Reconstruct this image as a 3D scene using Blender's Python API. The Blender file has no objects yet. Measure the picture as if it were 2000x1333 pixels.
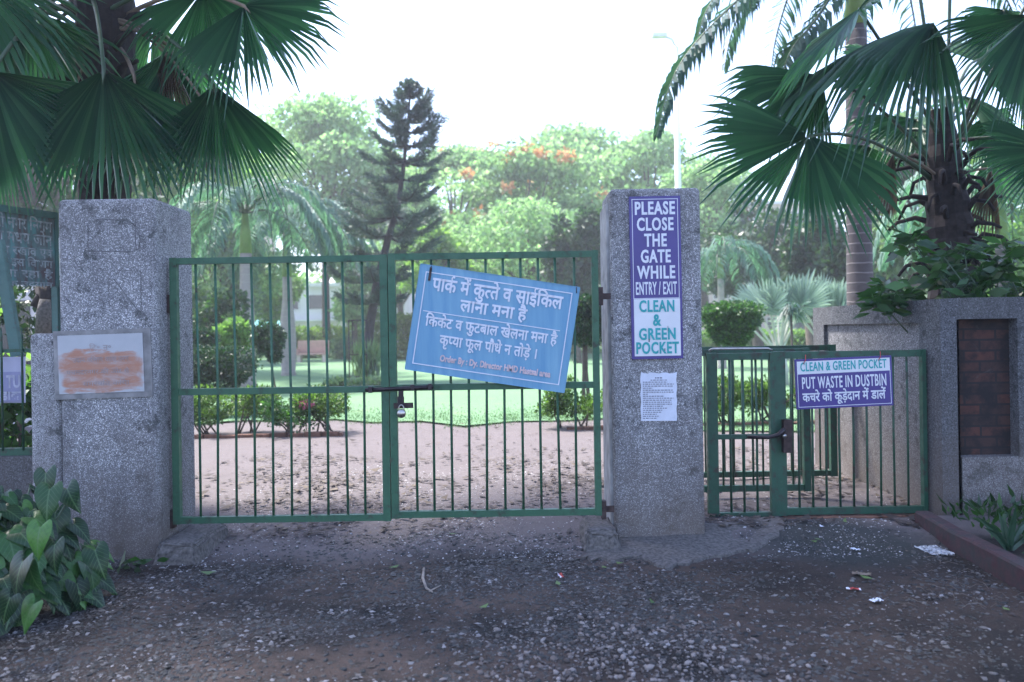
import bpy, bmesh, math, random
import numpy as np
from mathutils import Vector, Matrix, Euler

scene = bpy.context.scene
COL = scene.collection
R = math.radians

# ------------------------------------------------------------------ camera
F, HZ, HCAM, ROLL = 1555.0, 645.0, 1.45, 0.0157
cam_d = bpy.data.cameras.new("camera")
cam = bpy.data.objects.new("camera", cam_d)
COL.objects.link(cam)
cam_d.sensor_width = 36.0
cam_d.lens = F / 2000 * 36.0
cam_d.shift_y = -(666.5 - HZ) / 2000
cam_d.clip_end = 2000
cam.location = (0, 0, HCAM)
cam.rotation_euler = (Matrix.Rotation(R(90), 3, 'X') @ Matrix.Rotation(-ROLL, 3, 'Z')).to_euler()
cam_d.dof.use_dof = True
cam_d.dof.focus_distance = 5.35
cam_d.dof.aperture_fstop = 1.8
scene.camera = cam

# ------------------------------------------------------------------ light
SUN_EL, SUN_AZ = R(60), R(-50)            # azimuth from +Y, negative = left: the sun stands ahead of the viewer
world = bpy.data.worlds.new("World")
scene.world = world
world.use_nodes = True
wn = world.node_tree
sky = wn.nodes.new("ShaderNodeTexSky")
sky.sky_type = 'NISHITA'
sky.sun_disc = False
sky.sun_elevation = SUN_EL
sky.sun_rotation = SUN_AZ
sky.air_density = 1.0
sky.dust_density = 1.2
sky.ozone_density = 3.0
bg = wn.nodes["Background"]
bg.inputs[1].default_value = 0.15
tint = wn.nodes.new("ShaderNodeMix")
tint.data_type = 'RGBA'
tint.blend_type = 'MULTIPLY'
tint.inputs[0].default_value = 1.0
tint.inputs[7].default_value = (1.10, 1.0, 1.04, 1)
wn.links.new(sky.outputs[0], tint.inputs[6])
wn.links.new(tint.outputs[2], bg.inputs[0])
sun_d = bpy.data.lights.new("sun", 'SUN')
sun_d.energy = 3.2
sun_d.angle = R(10)
sun_d.color = (1.0, 0.96, 0.9)
sun = bpy.data.objects.new("sun", sun_d)
COL.objects.link(sun)
sd = Vector((math.sin(SUN_AZ) * math.cos(SUN_EL), math.cos(SUN_AZ) * math.cos(SUN_EL), math.sin(SUN_EL)))
sun.rotation_euler = sd.to_track_quat('Z', 'Y').to_euler()
vs = scene.view_settings
vs.view_transform = 'Standard'
vs.look = 'None'
vs.gamma = 1
vs.exposure = 2.0
scene.cycles.max_bounces = 6
scene.cycles.transparent_max_bounces = 8
scene.cycles.volume_bounces = 0
scene.cycles.use_denoising = True

# ------------------------------------------------------------------ helpers
rng = np.random.default_rng(7)
rnd = random.Random(11)


def P(px, py, D):
    """The point at depth D seen at photograph pixel (px, py)."""
    yy = py + ROLL * (px - 1000)
    xx = px - ROLL * (py - HZ)
    return Vector(((xx - 1000) / F * D, D, HCAM - (yy - HZ) / F * D))


def N3(v):
    v = Vector(v)
    return v.normalized()


def tag(o, label=None, cat=None, group=None, kind=None):
    if label:
        o["label"] = label
    if cat:
        o["category"] = cat
    if group:
        o["group"] = group
    if kind:
        o["kind"] = kind
    return o


def thing(name, loc, label, cat, group=None):
    o = bpy.data.objects.new(name, None)
    o.empty_display_size = 0.1
    o.location = loc
    COL.objects.link(o)
    return tag(o, label, cat, group)


def wloc(o):
    v = Vector((0, 0, 0))
    while o is not None:
        v += Vector(o.location)
        o = o.parent
    return v


class MB:
    """Collects vertices and faces; build() links them as ONE mesh object (vertices given in world space)."""

    def __init__(self):
        self.V = []
        self.F = []
        self.M = []
        self.S = []
        self.n = 0
        self.uv = {}

    def add(self, v, f, m=0, smooth=False):
        v = np.asarray(v, dtype=float).reshape(-1, 3)
        self.V.append(v)
        for q in f:
            self.F.append([i + self.n for i in q])
            self.M.append(m)
            self.S.append(smooth)
        self.n += len(v)

    def box(self, x0, x1, y0, y1, z0, z1, m=0):
        v = [(x, y, z) for z in (z0, z1) for y in (y0, y1) for x in (x0, x1)]
        self.add(v, [(0, 2, 3, 1), (4, 5, 7, 6), (0, 1, 5, 4), (2, 6, 7, 3), (0, 4, 6, 2), (1, 3, 7, 5)], m)

    def bar(self, a, b, w, d, m=0, side=(0, 1, 0)):
        """A rectangular bar from a to b; d is its size along side, w across."""
        a, b = Vector(a), Vector(b)
        t = (b - a).normalized()
        s = Vector(side)
        s = (s - t * s.dot(t)).normalized()
        u = t.cross(s)
        v = []
        for p in (a, b):
            for (i, j) in ((-1, -1), (1, -1), (1, 1), (-1, 1)):
                v.append(p + u * (i * w / 2) + s * (j * d / 2))
        self.add(v, [(0, 1, 2, 3), (7, 6, 5, 4), (0, 4, 5, 1), (1, 5, 6, 2), (2, 6, 7, 3), (3, 7, 4, 0)], m)

    def tube(self, pts, rad, n=8, m=0, cap=True, smooth=True):
        pts = [Vector(p) for p in pts]
        k = len(pts)
        if not hasattr(rad, '__len__'):
            rad = [rad] * k
        v = []
        prev = None
        for i, p in enumerate(pts):
            t = (pts[min(i + 1, k - 1)] - pts[max(i - 1, 0)])
            if t.length < 1e-9:
                t = Vector((0, 0, 1))
            t.normalize()
            if prev is None:
                a = Vector((1, 0, 0)) if abs(t.x) < 0.8 else Vector((0, 1, 0))
                u = (a - t * a.dot(t)).normalized()
            else:
                u = (prev - t * prev.dot(t)).normalized()
            prev = u
            w = t.cross(u)
            for j in range(n):
                an = 2 * math.pi * j / n
                v.append(p + (u * math.cos(an) + w * math.sin(an)) * rad[i])
        f = []
        for i in range(k - 1):
            for j in range(n):
                f.append((i * n + j, i * n + (j + 1) % n, (i + 1) * n + (j + 1) % n, (i + 1) * n + j))
        if cap:
            f.append(tuple(range(n))[::-1])
            f.append(tuple(range((k - 1) * n, k * n)))
        self.add(v, f, m, smooth)

    def build(self, name, mats, parent=None, loc=None):
        V = np.concatenate(self.V) if self.V else np.zeros((0, 3))
        base = wloc(parent) if parent else Vector((0, 0, 0))
        if loc is not None:
            base = base * 0 + Vector(loc)
        V = V - np.array(base)
        me = bpy.data.meshes.new(name)
        nl = np.array([len(f) for f in self.F], dtype=np.int32)
        flat = np.fromiter((i for f in self.F for i in f), dtype=np.int32, count=int(nl.sum()))
        me.vertices.add(len(V))
        me.vertices.foreach_set("co", V.astype(np.float32).ravel())
        me.loops.add(len(flat))
        me.loops.foreach_set("vertex_index", flat)
        me.polygons.add(len(nl))
        me.polygons.foreach_set("loop_start", np.concatenate(([0], np.cumsum(nl)[:-1])).astype(np.int32))
        me.polygons.foreach_set("loop_total", nl)
        me.polygons.foreach_set("material_index", np.array(self.M, dtype=np.int32))
        me.polygons.foreach_set("use_smooth", np.array(self.S, dtype=bool))
        if not isinstance(mats, (list, tuple)):
            mats = [mats]
        for m in mats:
            me.materials.append(m)
        me.update(calc_edges=True)
        me.validate()
        o = bpy.data.objects.new(name, me)
        COL.objects.link(o)
        if parent:
            o.parent = parent
        elif loc is not None:
            o.location = loc
        return o


def quads_obj(name, V, mats, parent=None, loc=None, mi=None, smooth=False, k=4):
    """V: (N*k,3) array, k vertices per face."""
    base = wloc(parent) if parent else Vector(loc if loc is not None else (0, 0, 0))
    V = V - np.array(base)
    n = len(V) // k
    me = bpy.data.meshes.new(name)
    me.vertices.add(len(V))
    me.vertices.foreach_set("co", V.astype(np.float32).ravel())
    me.loops.add(n * k)
    me.loops.foreach_set("vertex_index", np.arange(n * k, dtype=np.int32))
    me.polygons.add(n)
    me.polygons.foreach_set("loop_start", np.arange(n, dtype=np.int32) * k)
    me.polygons.foreach_set("loop_total", np.full(n, k, dtype=np.int32))
    if mi is not None:
        me.polygons.foreach_set("material_index", mi.astype(np.int32))
    if not isinstance(mats, (list, tuple)):
        mats = [mats]
    for m in mats:
        me.materials.append(m)
    me.update(calc_edges=True)
    o = bpy.data.objects.new(name, me)
    COL.objects.link(o)
    if parent:
        o.parent = parent
    elif loc is not None:
        o.location = loc
    return o


def bev_box(name, x0, x1, y0, y1, z0, z1, mat, bev=0.0, parent=None, seg=2, taper=0.0, jitter=0.0, loc=None, vertical_only=False):
    bm = bmesh.new()
    bmesh.ops.create_cube(bm, size=1)
    for v in bm.verts:
        top = v.co.z > 0
        t = taper if top else 0.0
        v.co = Vector(((x0 + x1) / 2 + v.co.x * (x1 - x0 - t), (y0 + y1) / 2 + v.co.y * (y1 - y0 - t), (z0 + z1) / 2 + v.co.z * (z1 - z0)))
    if bev > 0:
        es = [e for e in bm.edges if not vertical_only or abs((e.verts[0].co - e.verts[1].co).z) > 0.5 * (z1 - z0)]
        bmesh.ops.bevel(bm, geom=es, offset=bev, segments=seg, profile=0.5, affect='EDGES')
    if jitter:
        bmesh.ops.triangulate(bm, faces=bm.faces[:])
        bmesh.ops.subdivide_edges(bm, edges=bm.edges[:], cuts=3, use_grid_fill=True)
        for v in bm.verts:
            v.co += Vector((rnd.uniform(-1, 1), rnd.uniform(-1, 1), rnd.uniform(-1, 1))) * jitter
    base = wloc(parent) if parent else Vector(loc if loc is not None else (0, 0, 0))
    for v in bm.verts:
        v.co -= base
    me = bpy.data.meshes.new(name)
    bm.to_mesh(me)
    bm.free()
    me.materials.append(mat)
    o = bpy.data.objects.new(name, me)
    COL.objects.link(o)
    if parent:
        o.parent = parent
    elif loc is not None:
        o.location = loc
    return o


# ------------------------------------------------------------------ materials
def mat(name):
    m = bpy.data.materials.new(name)
    m.use_nodes = True
    nt = m.node_tree
    return m, nt, nt.nodes["Principled BSDF"], nt.nodes["Material Output"]


def nd(nt, t, **kw):
    n = nt.nodes.new(t)
    for k, v in kw.items():
        setattr(n, k, v)
    return n


def ramp(nt, stops, fac=None, interp='LINEAR'):
    r = nt.nodes.new("ShaderNodeValToRGB")
    r.color_ramp.interpolation = interp
    el = r.color_ramp.elements
    while len(el) < len(stops):
        el.new(0.5)
    for e, (p, c) in zip(el, stops):
        e.position = p
        e.color = (c[0], c[1], c[2], 1) if hasattr(c, '__len__') else (c, c, c, 1)
    if fac is not None:
        nt.links.new(fac, r.inputs[0])
    return r


def coords(nt, kind="Object"):
    return nd(nt, "ShaderNodeTexCoord").outputs[kind]


def noise(nt, vec, scale, detail=4, rough=0.55, dist=0.0, out="Fac"):
    n = nd(nt, "ShaderNodeTexNoise")
    n.inputs["Scale"].default_value = scale
    n.inputs["Detail"].default_value = detail
    n.inputs["Roughness"].default_value = rough
    n.inputs["Distortion"].default_value = dist
    if vec is not None:
        nt.links.new(vec, n.inputs["Vector"])
    return n.outputs[out]


def voro(nt, vec, scale, feature='F1', rand=1.0):
    n = nd(nt, "ShaderNodeTexVoronoi", feature=feature)
    n.inputs["Scale"].default_value = scale
    n.inputs["Randomness"].default_value = rand
    if vec is not None:
        nt.links.new(vec, n.inputs["Vector"])
    return n


def mix(nt, fac, a, b, mode='MIX'):
    n = nd(nt, "ShaderNodeMix", data_type='RGBA', blend_type=mode)
    for sock, val in ((n.inputs[0], fac), (n.inputs[6], a), (n.inputs[7], b)):
        if hasattr(val, 'is_output'):
            nt.links.new(val, sock)
        elif hasattr(val, '__len__'):
            sock.default_value = (val[0], val[1], val[2], 1)
        else:
            sock.default_value = val
    return n.outputs[2]


def mapr(nt, v, a, b, c=0.0, d=1.0):
    n = nd(nt, "ShaderNodeMapRange")
    nt.links.new(v, n.inputs[0])
    for i, x in enumerate((a, b, c, d)):
        n.inputs[i + 1].default_value = x
    return n.outputs[0]


def mth(nt, op, a, b=0.0):
    n = nd(nt, "ShaderNodeMath", operation=op)
    for i, x in enumerate((a, b)):
        if hasattr(x, 'is_output'):
            nt.links.new(x, n.inputs[i])
        else:
            n.inputs[i].default_value = x
    return n.outputs[0]


def bump(nt, bsdf, height, strength=0.5, dist=0.01):
    b = nd(nt, "ShaderNodeBump")
    b.inputs["Strength"].default_value = strength
    b.inputs["Distance"].default_value = dist
    nt.links.new(height, b.inputs["Height"])
    nt.links.new(b.outputs[0], bsdf.inputs["Normal"])


def plain(name, col, rough=0.6, metal=0.0, var=0.15, scale=12.0, spec=0.5):
    m, nt, b, out = mat(name)
    n = noise(nt, coords(nt), scale)
    c1 = [c * (1 - var) for c in col]
    c2 = [min(1, c * (1 + var)) for c in col]
    r = ramp(nt, [(0.3, c1), (0.7, c2)], n)
    nt.links.new(r.outputs[0], b.inputs["Base Color"])
    b.inputs["Roughness"].default_value = rough
    b.inputs["Metallic"].default_value = metal
    b.inputs["Specular IOR Level"].default_value = spec
    return m


def pebble_dash(name, lo=0.32, mid=0.62, hi=0.92, scale=120, stain=0.55, tint=(1, 1.0, 1.03), ground_dirt=True, streak=0.5):
    m, nt, b, out = mat(name)
    co = coords(nt)
    v = voro(nt, co, scale)
    bw = nd(nt, "ShaderNodeRGBToBW")
    nt.links.new(v.outputs["Color"], bw.inputs[0])
    stone = ramp(nt, [(0.12, [lo * t for t in tint]), (0.5, [mid * t for t in tint]), (0.9, [hi * t for t in tint])], bw.outputs[0])
    edge = voro(nt, co, scale, 'DISTANCE_TO_EDGE')
    gap = mapr(nt, edge.outputs["Distance"], 0.02, 0.17)
    col = mix(nt, gap, (0.15, 0.15, 0.165), stone.outputs[0])
    # weather stains with a shape of their own
    sep = nd(nt, "ShaderNodeMapping")
    sep.inputs["Scale"].default_value = (3.0, 3.0, 0.7)
    nt.links.new(co, sep.inputs[0])
    s1 = noise(nt, sep.outputs[0], 1.6, 7, 0.62)
    st = mapr(nt, s1, 0.5, 0.76, 0, streak)
    col = mix(nt, st, col, (0.055, 0.06, 0.075), 'MIX')
    s2 = noise(nt, co, 9, 6, 0.7)
    s5 = noise(nt, co, 2.3, 3, 0.5)
    st2 = mth(nt, 'MULTIPLY', mapr(nt, s2, 0.54, 0.64, 0, 0.7), mapr(nt, s5, 0.44, 0.54))
    col = mix(nt, st2, col, (0.04, 0.048, 0.05))
    s4 = noise(nt, co, 0.9, 3, 0.5)
    col = mix(nt, mapr(nt, s4, 0.35, 0.65, 0, 0.4), col, (0.13, 0.125, 0.115))
    if ground_dirt:
        xyz = nd(nt, "ShaderNodeSeparateXYZ")
        nt.links.new(co, xyz.inputs[0])
        wob = noise(nt, co, 4, 5, 0.6)
        zz = mth(nt, 'ADD', xyz.outputs[2], mth(nt, 'MULTIPLY', wob, -0.9))
        d = mapr(nt, zz, -0.45, 0.5, 0.72, 0)
        col = mix(nt, d, col, (0.19, 0.15, 0.125))
    nt.links.new(col, b.inputs["Base Color"])
    b.inputs["Roughness"].default_value = 0.92
    b.inputs["Specular IOR Level"].default_value = 0.25
    h = mth(nt, 'ADD', mth(nt, 'MULTIPLY', gap, 0.7), mth(nt, 'MULTIPLY', bw.outputs[0], 0.6))
    bump(nt, b, h, 0.9, 0.006)
    return m


def paint(name, col, rust=(0.06, 0.035, 0.03), lo=0.6, hi=0.72, rough=0.5, dirt=0.35):
    m, nt, b, out = mat(name)
    co = coords(nt)
    n1 = noise(nt, co, 14, 8, 0.65)
    c = mix(nt, mapr(nt, n1, lo, hi), col, rust)
    n2 = noise(nt, co, 3.5, 5, 0.6)
    c = mix(nt, mapr(nt, n2, 0.4, 0.7, 0, dirt), c, [x * 0.45 + 0.012 for x in col])
    n3 = noise(nt, co, 60, 3)
    c = mix(nt, mapr(nt, n3, 0.55, 0.7, 0, 0.18), c, [min(1, x * 1.7 + 0.02) for x in col])
    nt.links.new(c, b.inputs["Base Color"])
    nt.links.new(mapr(nt, n1, 0.4, 0.7, rough - 0.1, rough + 0.3), b.inputs["Roughness"])
    bump(nt, b, n1, 0.25, 0.003)
    return m


def leaf_mat(name, c1, c2, c3=None, rough=0.45, trans=0.35, tcol=None, spec=0.5):
    m, nt, b, out = mat(name)
    g = nd(nt, "ShaderNodeNewGeometry")
    rpi = g.outputs["Random Per Island"]
    stops = [(0.0, c1), (0.6, c2)] + ([(1.0, c3)] if c3 else [])
    r = ramp(nt, stops, rpi)
    n = noise(nt, coords(nt), 1.3, 3)
    c = mix(nt, mapr(nt, n, 0.35, 0.7, 0, 0.45), r.outputs[0], c1)
    nt.links.new(c, b.inputs["Base Color"])
    b.inputs["Roughness"].default_value = rough
    b.inputs["Specular IOR Level"].default_value = spec
    if trans > 0:
        t = nd(nt, "ShaderNodeBsdfTranslucent")
        tc = mix(nt, 1.0, c, tcol or (1.5, 1.9, 0.8), 'MULTIPLY')
        nt.links.new(tc, t.inputs[0])
        ms = nd(nt, "ShaderNodeMixShader")
        ms.inputs[0].default_value = trans
        nt.links.new(b.outputs[0], ms.inputs[1])
        nt.links.new(t.outputs[0], ms.inputs[2])
        nt.links.new(ms.outputs[0], out.inputs[0])
    return m


M = {}
M['dash'] = pebble_dash("pebble_dash_pillar")
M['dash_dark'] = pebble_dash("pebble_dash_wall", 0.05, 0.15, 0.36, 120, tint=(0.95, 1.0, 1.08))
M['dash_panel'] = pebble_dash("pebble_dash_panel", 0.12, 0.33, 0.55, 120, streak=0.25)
M['cement'] = plain("cement_render", (0.30, 0.30, 0.30), 0.9, var=0.35, scale=9)
M['cement_border'] = plain("cement_border", (0.225, 0.22, 0.22), 0.9, var=0.4, scale=9)
M['cement_dirty'] = plain("dirty_concrete", (0.125, 0.115, 0.11), 0.95, var=0.45, scale=45, spec=0.2)
M['green'] = paint("green_gate_paint", (0.034, 0.115, 0.062), lo=0.57, hi=0.70, dirt=0.5)
M['green_dull'] = paint("dull_green_paint", (0.02, 0.085, 0.05), lo=0.52, hi=0.66, dirt=0.6)
M['teal'] = paint("faded_teal_paint", (0.055, 0.135, 0.12), rust=(0.10, 0.06, 0.055), lo=0.55, hi=0.7)
M['rust'] = plain("rusty_dark_metal", (0.055, 0.035, 0.032), 0.7, 0.3, 0.5, 30)
M['iron'] = plain("dark_iron", (0.035, 0.028, 0.032), 0.45, 0.5, 0.4, 30)
M['steel'] = plain("worn_steel", (0.42, 0.40, 0.38), 0.32, 1.0, 0.2, 40)
M['sign_blue'] = None
M['purple'] = plain("purple_sign_enamel", (0.055, 0.038, 0.21), 0.35, 0, 0.12, 5)
M['sign_white'] = plain("white_sign_enamel", (0.66, 0.68, 0.72), 0.4, 0, 0.06, 6)
M['letter_white'] = plain("white_lettering", (0.66, 0.68, 0.76), 0.5, 0, 0.08, 20)
M['letter_teal'] = plain("teal_lettering", (0.02, 0.34, 0.36), 0.5, 0, 0.1, 20)
M['letter_pink'] = plain("faded_pink_lettering", (0.62, 0.48, 0.50), 0.6, 0, 0.2, 30)
M['ink'] = plain("grey_ink", (0.16, 0.17, 0.22), 0.8, 0, 0.3, 40)
M['paper'] = plain("paper", (0.62, 0.65, 0.74), 0.8, 0, 0.08, 18)
M['red_kerb'] = paint("red_kerb_paint", (0.055, 0.022, 0.026), rust=(0.045, 0.042, 0.042), lo=0.44, hi=0.6, rough=0.8)
M['brick_edge'] = plain("edging_brick", (0.17, 0.085, 0.06), 0.9, 0, 0.4, 14)
M['bark_dark'] = plain("dark_palm_bark", (0.030, 0.022, 0.022), 0.95, 0, 0.5, 22)
M['bark'] = plain("grey_brown_bark", (0.11, 0.085, 0.075), 0.95, 0, 0.4, 9)
M['bark_pine'] = plain("pine_bark", (0.045, 0.038, 0.042), 0.95, 0, 0.4, 9)
M['crownshaft'] = plain("green_crownshaft", (0.16, 0.26, 0.07), 0.5, 0, 0.2, 3)
M['pole'] = plain("pale_painted_pole", (0.9, 0.9, 0.9), 0.4, 0, 0.08, 3)
M['pink_stone'] = plain("pinkish_cast_stone", (0.55, 0.33, 0.28), 0.8, 0, 0.15, 4)
M['cream_wall'] = plain("cream_wall_plaster", (0.62, 0.50, 0.45), 0.9, 0, 0.12, 0.6)
M['white_wall'] = plain("white_wall_plaster", (0.66, 0.64, 0.64), 0.9, 0, 0.1, 0.6)
M['dark_glass'] = plain("window_pane", (0.05, 0.06, 0.07), 0.15, 0, 0.2, 1)
M['red_cloth'] = plain("red_awning_cloth", (0.50, 0.07, 0.045), 0.8, 0, 0.2, 2)
M['teal_cloth'] = plain("teal_tarpaulin", (0.06, 0.36, 0.40), 0.6, 0, 0.2, 2)

# palm, tree and shrub foliage
M['fan'] = leaf_mat("fan_palm_leaf", (0.034, 0.092, 0.065), (0.058, 0.145, 0.094), (0.10, 0.21, 0.13), 0.33, 0.44, (1.2, 2.0, 0.8), 0.6)
M['fan_dry'] = leaf_mat("dry_fan_palm_leaf", (0.10, 0.07, 0.05), (0.17, 0.12, 0.085), (0.24, 0.18, 0.12), 0.7, 0.25, (1.2, 1.0, 0.8))
M['fan_silver'] = leaf_mat("silver_palm_leaf", (0.20, 0.27, 0.25), (0.31, 0.39, 0.355), (0.42, 0.50, 0.46), 0.5, 0.3, (1.2, 1.4, 1.0))
M['pinnate'] = leaf_mat("feather_palm_leaf", (0.07, 0.15, 0.12), (0.12, 0.23, 0.18), (0.19, 0.32, 0.25), 0.6, 0.35, (1.2, 1.6, 0.9))
M['pinnate_dark'] = leaf_mat("feather_palm_leaf_near", (0.03, 0.07, 0.055), (0.05, 0.11, 0.08), (0.09, 0.16, 0.14), 0.4, 0.3, (1.2, 1.6, 0.9))
M['petiole'] = plain("palm_stalk", (0.05, 0.085, 0.045), 0.5, 0, 0.3, 6)
M['petiole_tan'] = plain("dry_palm_stalk", (0.20, 0.15, 0.11), 0.7, 0, 0.3, 6)
M['petiole_pale'] = plain("pale_palm_stalk", (0.40, 0.42, 0.36), 0.6, 0, 0.2, 6)
M['tree_lime'] = leaf_mat("lime_green_foliage", (0.14, 0.24, 0.115), (0.30, 0.44, 0.215), (0.52, 0.64, 0.37), 0.55, 0.55, (1.15, 1.45, 0.95))
M['tree_mid'] = leaf_mat("mid_green_foliage", (0.10, 0.18, 0.06), (0.17, 0.29, 0.09), (0.27, 0.40, 0.13), 0.5, 0.45)
M['tree_dark'] = leaf_mat("dark_green_foliage", (0.02, 0.05, 0.022), (0.035, 0.08, 0.035), (0.06, 0.12, 0.045), 0.45, 0.3)
M['tree_grey'] = leaf_mat("grey_green_foliage", (0.09, 0.15, 0.10), (0.16, 0.24, 0.15), (0.27, 0.35, 0.21), 0.5, 0.4)
M['pine'] = leaf_mat("pine_needles", (0.045, 0.075, 0.08), (0.068, 0.108, 0.108), (0.09, 0.14, 0.13), 0.5, 0.2)
M['topiary'] = leaf_mat("clipped_shrub_leaves", (0.012, 0.036, 0.018), (0.022, 0.06, 0.026), (0.05, 0.11, 0.045), 0.45, 0.2)
M['topiary_bright'] = leaf_mat("bright_clipped_leaves", (0.018, 0.055, 0.018), (0.04, 0.11, 0.028), (0.10, 0.22, 0.05), 0.45, 0.3)
M['hedge'] = leaf_mat("yellow_green_hedge_leaves", (0.08, 0.14, 0.03), (0.15, 0.24, 0.05), (0.26, 0.33, 0.09), 0.5, 0.4)
M['bush'] = leaf_mat("leggy_bush_leaves", (0.04, 0.085, 0.022), (0.08, 0.15, 0.035), (0.16, 0.25, 0.06), 0.5, 0.35)
M['shrub'] = leaf_mat("broad_shrub_leaves", (0.018, 0.05, 0.018), (0.03, 0.08, 0.022), (0.05, 0.14, 0.03), 0.35, 0.3)
M['flower_orange'] = leaf_mat("orange_blossom", (0.62, 0.30, 0.12), (0.72, 0.46, 0.22), (0.74, 0.56, 0.32), 0.6, 0.4, (1.1, 0.9, 0.7))
M['flower_pink'] = leaf_mat("pink_blossom", (0.45, 0.10, 0.20), (0.55, 0.18, 0.28), None, 0.6, 0.3, (1.1, 0.9, 0.9))
M['spike'] = leaf_mat("sword_leaves", (0.02, 0.05, 0.03), (0.03, 0.075, 0.045), (0.05, 0.10, 0.06), 0.4, 0.1)


def mk_sign_blue():
    m, nt, b, out = mat("faded_blue_sign_paint")
    co = coords(nt)
    mp = nd(nt, "ShaderNodeMapping")
    mp.inputs["Scale"].default_value = (9, 9, 0.8)
    nt.links.new(co, mp.inputs[0])
    n = noise(nt, mp.outputs[0], 1.5, 6, 0.65)
    c = mix(nt, mapr(nt, n, 0.35, 0.72), (0.10, 0.275, 0.445), (0.19, 0.385, 0.52))
    n2 = noise(nt, co, 26, 6, 0.7)
    c = mix(nt, mapr(nt, n2, 0.66, 0.74), c, (0.08, 0.08, 0.14))
    nt.links.new(c, b.inputs["Base Color"])
    b.inputs["Roughness"].default_value = 0.45
    return m


M['sign_blue'] = mk_sign_blue()


def mk_ringed(name, c1, c2, per_m):
    m, nt, b, out = mat(name)
    co = coords(nt)
    xyz = nd(nt, "ShaderNodeSeparateXYZ")
    nt.links.new(co, xyz.inputs[0])
    w = noise(nt, co, 2.5, 3)
    z = mth(nt, 'ADD', mth(nt, 'MULTIPLY', xyz.outputs[2], per_m), mth(nt, 'MULTIPLY', w, 0.35))
    fr = mth(nt, 'FRACT', z)
    rg = ramp(nt, [(0.0, 0.0), (0.82, 0.0), (0.88, 1.0), (0.96, 1.0), (1.0, 0.0)], fr)
    n = noise(nt, co, 12, 5)
    base = mix(nt, n, [x * 0.8 for x in c1], [x * 1.25 for x in c1])
    c = mix(nt, mth(nt, 'MULTIPLY', rg.outputs[0], 0.8), base, c2)
    nt.links.new(c, b.inputs["Base Color"])
    b.inputs["Roughness"].default_value = 0.9
    bump(nt, b, rg.outputs[0], 0.5, 0.01)
    return m


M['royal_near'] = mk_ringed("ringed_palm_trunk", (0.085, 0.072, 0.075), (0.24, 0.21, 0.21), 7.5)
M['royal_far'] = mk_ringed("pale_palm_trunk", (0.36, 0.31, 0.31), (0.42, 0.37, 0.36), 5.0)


def mk_brick():
    m, nt, b, out = mat("old_brick")
    co = coords(nt)
    mp = nd(nt, "ShaderNodeMapping")
    mp.inputs["Rotation"].default_value = (R(90), 0, 0)
    nt.links.new(co, mp.inputs[0])
    br = nd(nt, "ShaderNodeTexBrick")
    br.inputs["Scale"].default_value = 1.0
    br.inputs["Brick Width"].default_value = 0.23
    br.inputs["Row Height"].default_value = 0.078
    br.inputs["Mortar Size"].default_value = 0.008
    br.inputs["Color1"].default_value = (0.088, 0.034, 0.025, 1)
    br.inputs["Color2"].default_value = (0.045, 0.027, 0.024, 1)
    br.inputs["Mortar"].default_value = (0.022, 0.02, 0.021, 1)
    nt.links.new(mp.outputs[0], br.inputs[0])
    n = noise(nt, co, 5, 6, 0.7)
    c = mix(nt, mapr(nt, n, 0.42, 0.6), br.outputs[0], (0.016, 0.014, 0.015))
    n2 = noise(nt, co, 7, 5, 0.6, 0.5)
    c = mix(nt, mapr(nt, n2, 0.62, 0.7, 0, 0.7), c, (0.07, 0.058, 0.06))
    nt.links.new(c, b.inputs["Base Color"])
    b.inputs["Roughness"].default_value = 0.95
    bump(nt, b, br.outputs["Fac"], -0.6, 0.008)
    return m


M['brick'] = mk_brick()


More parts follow.
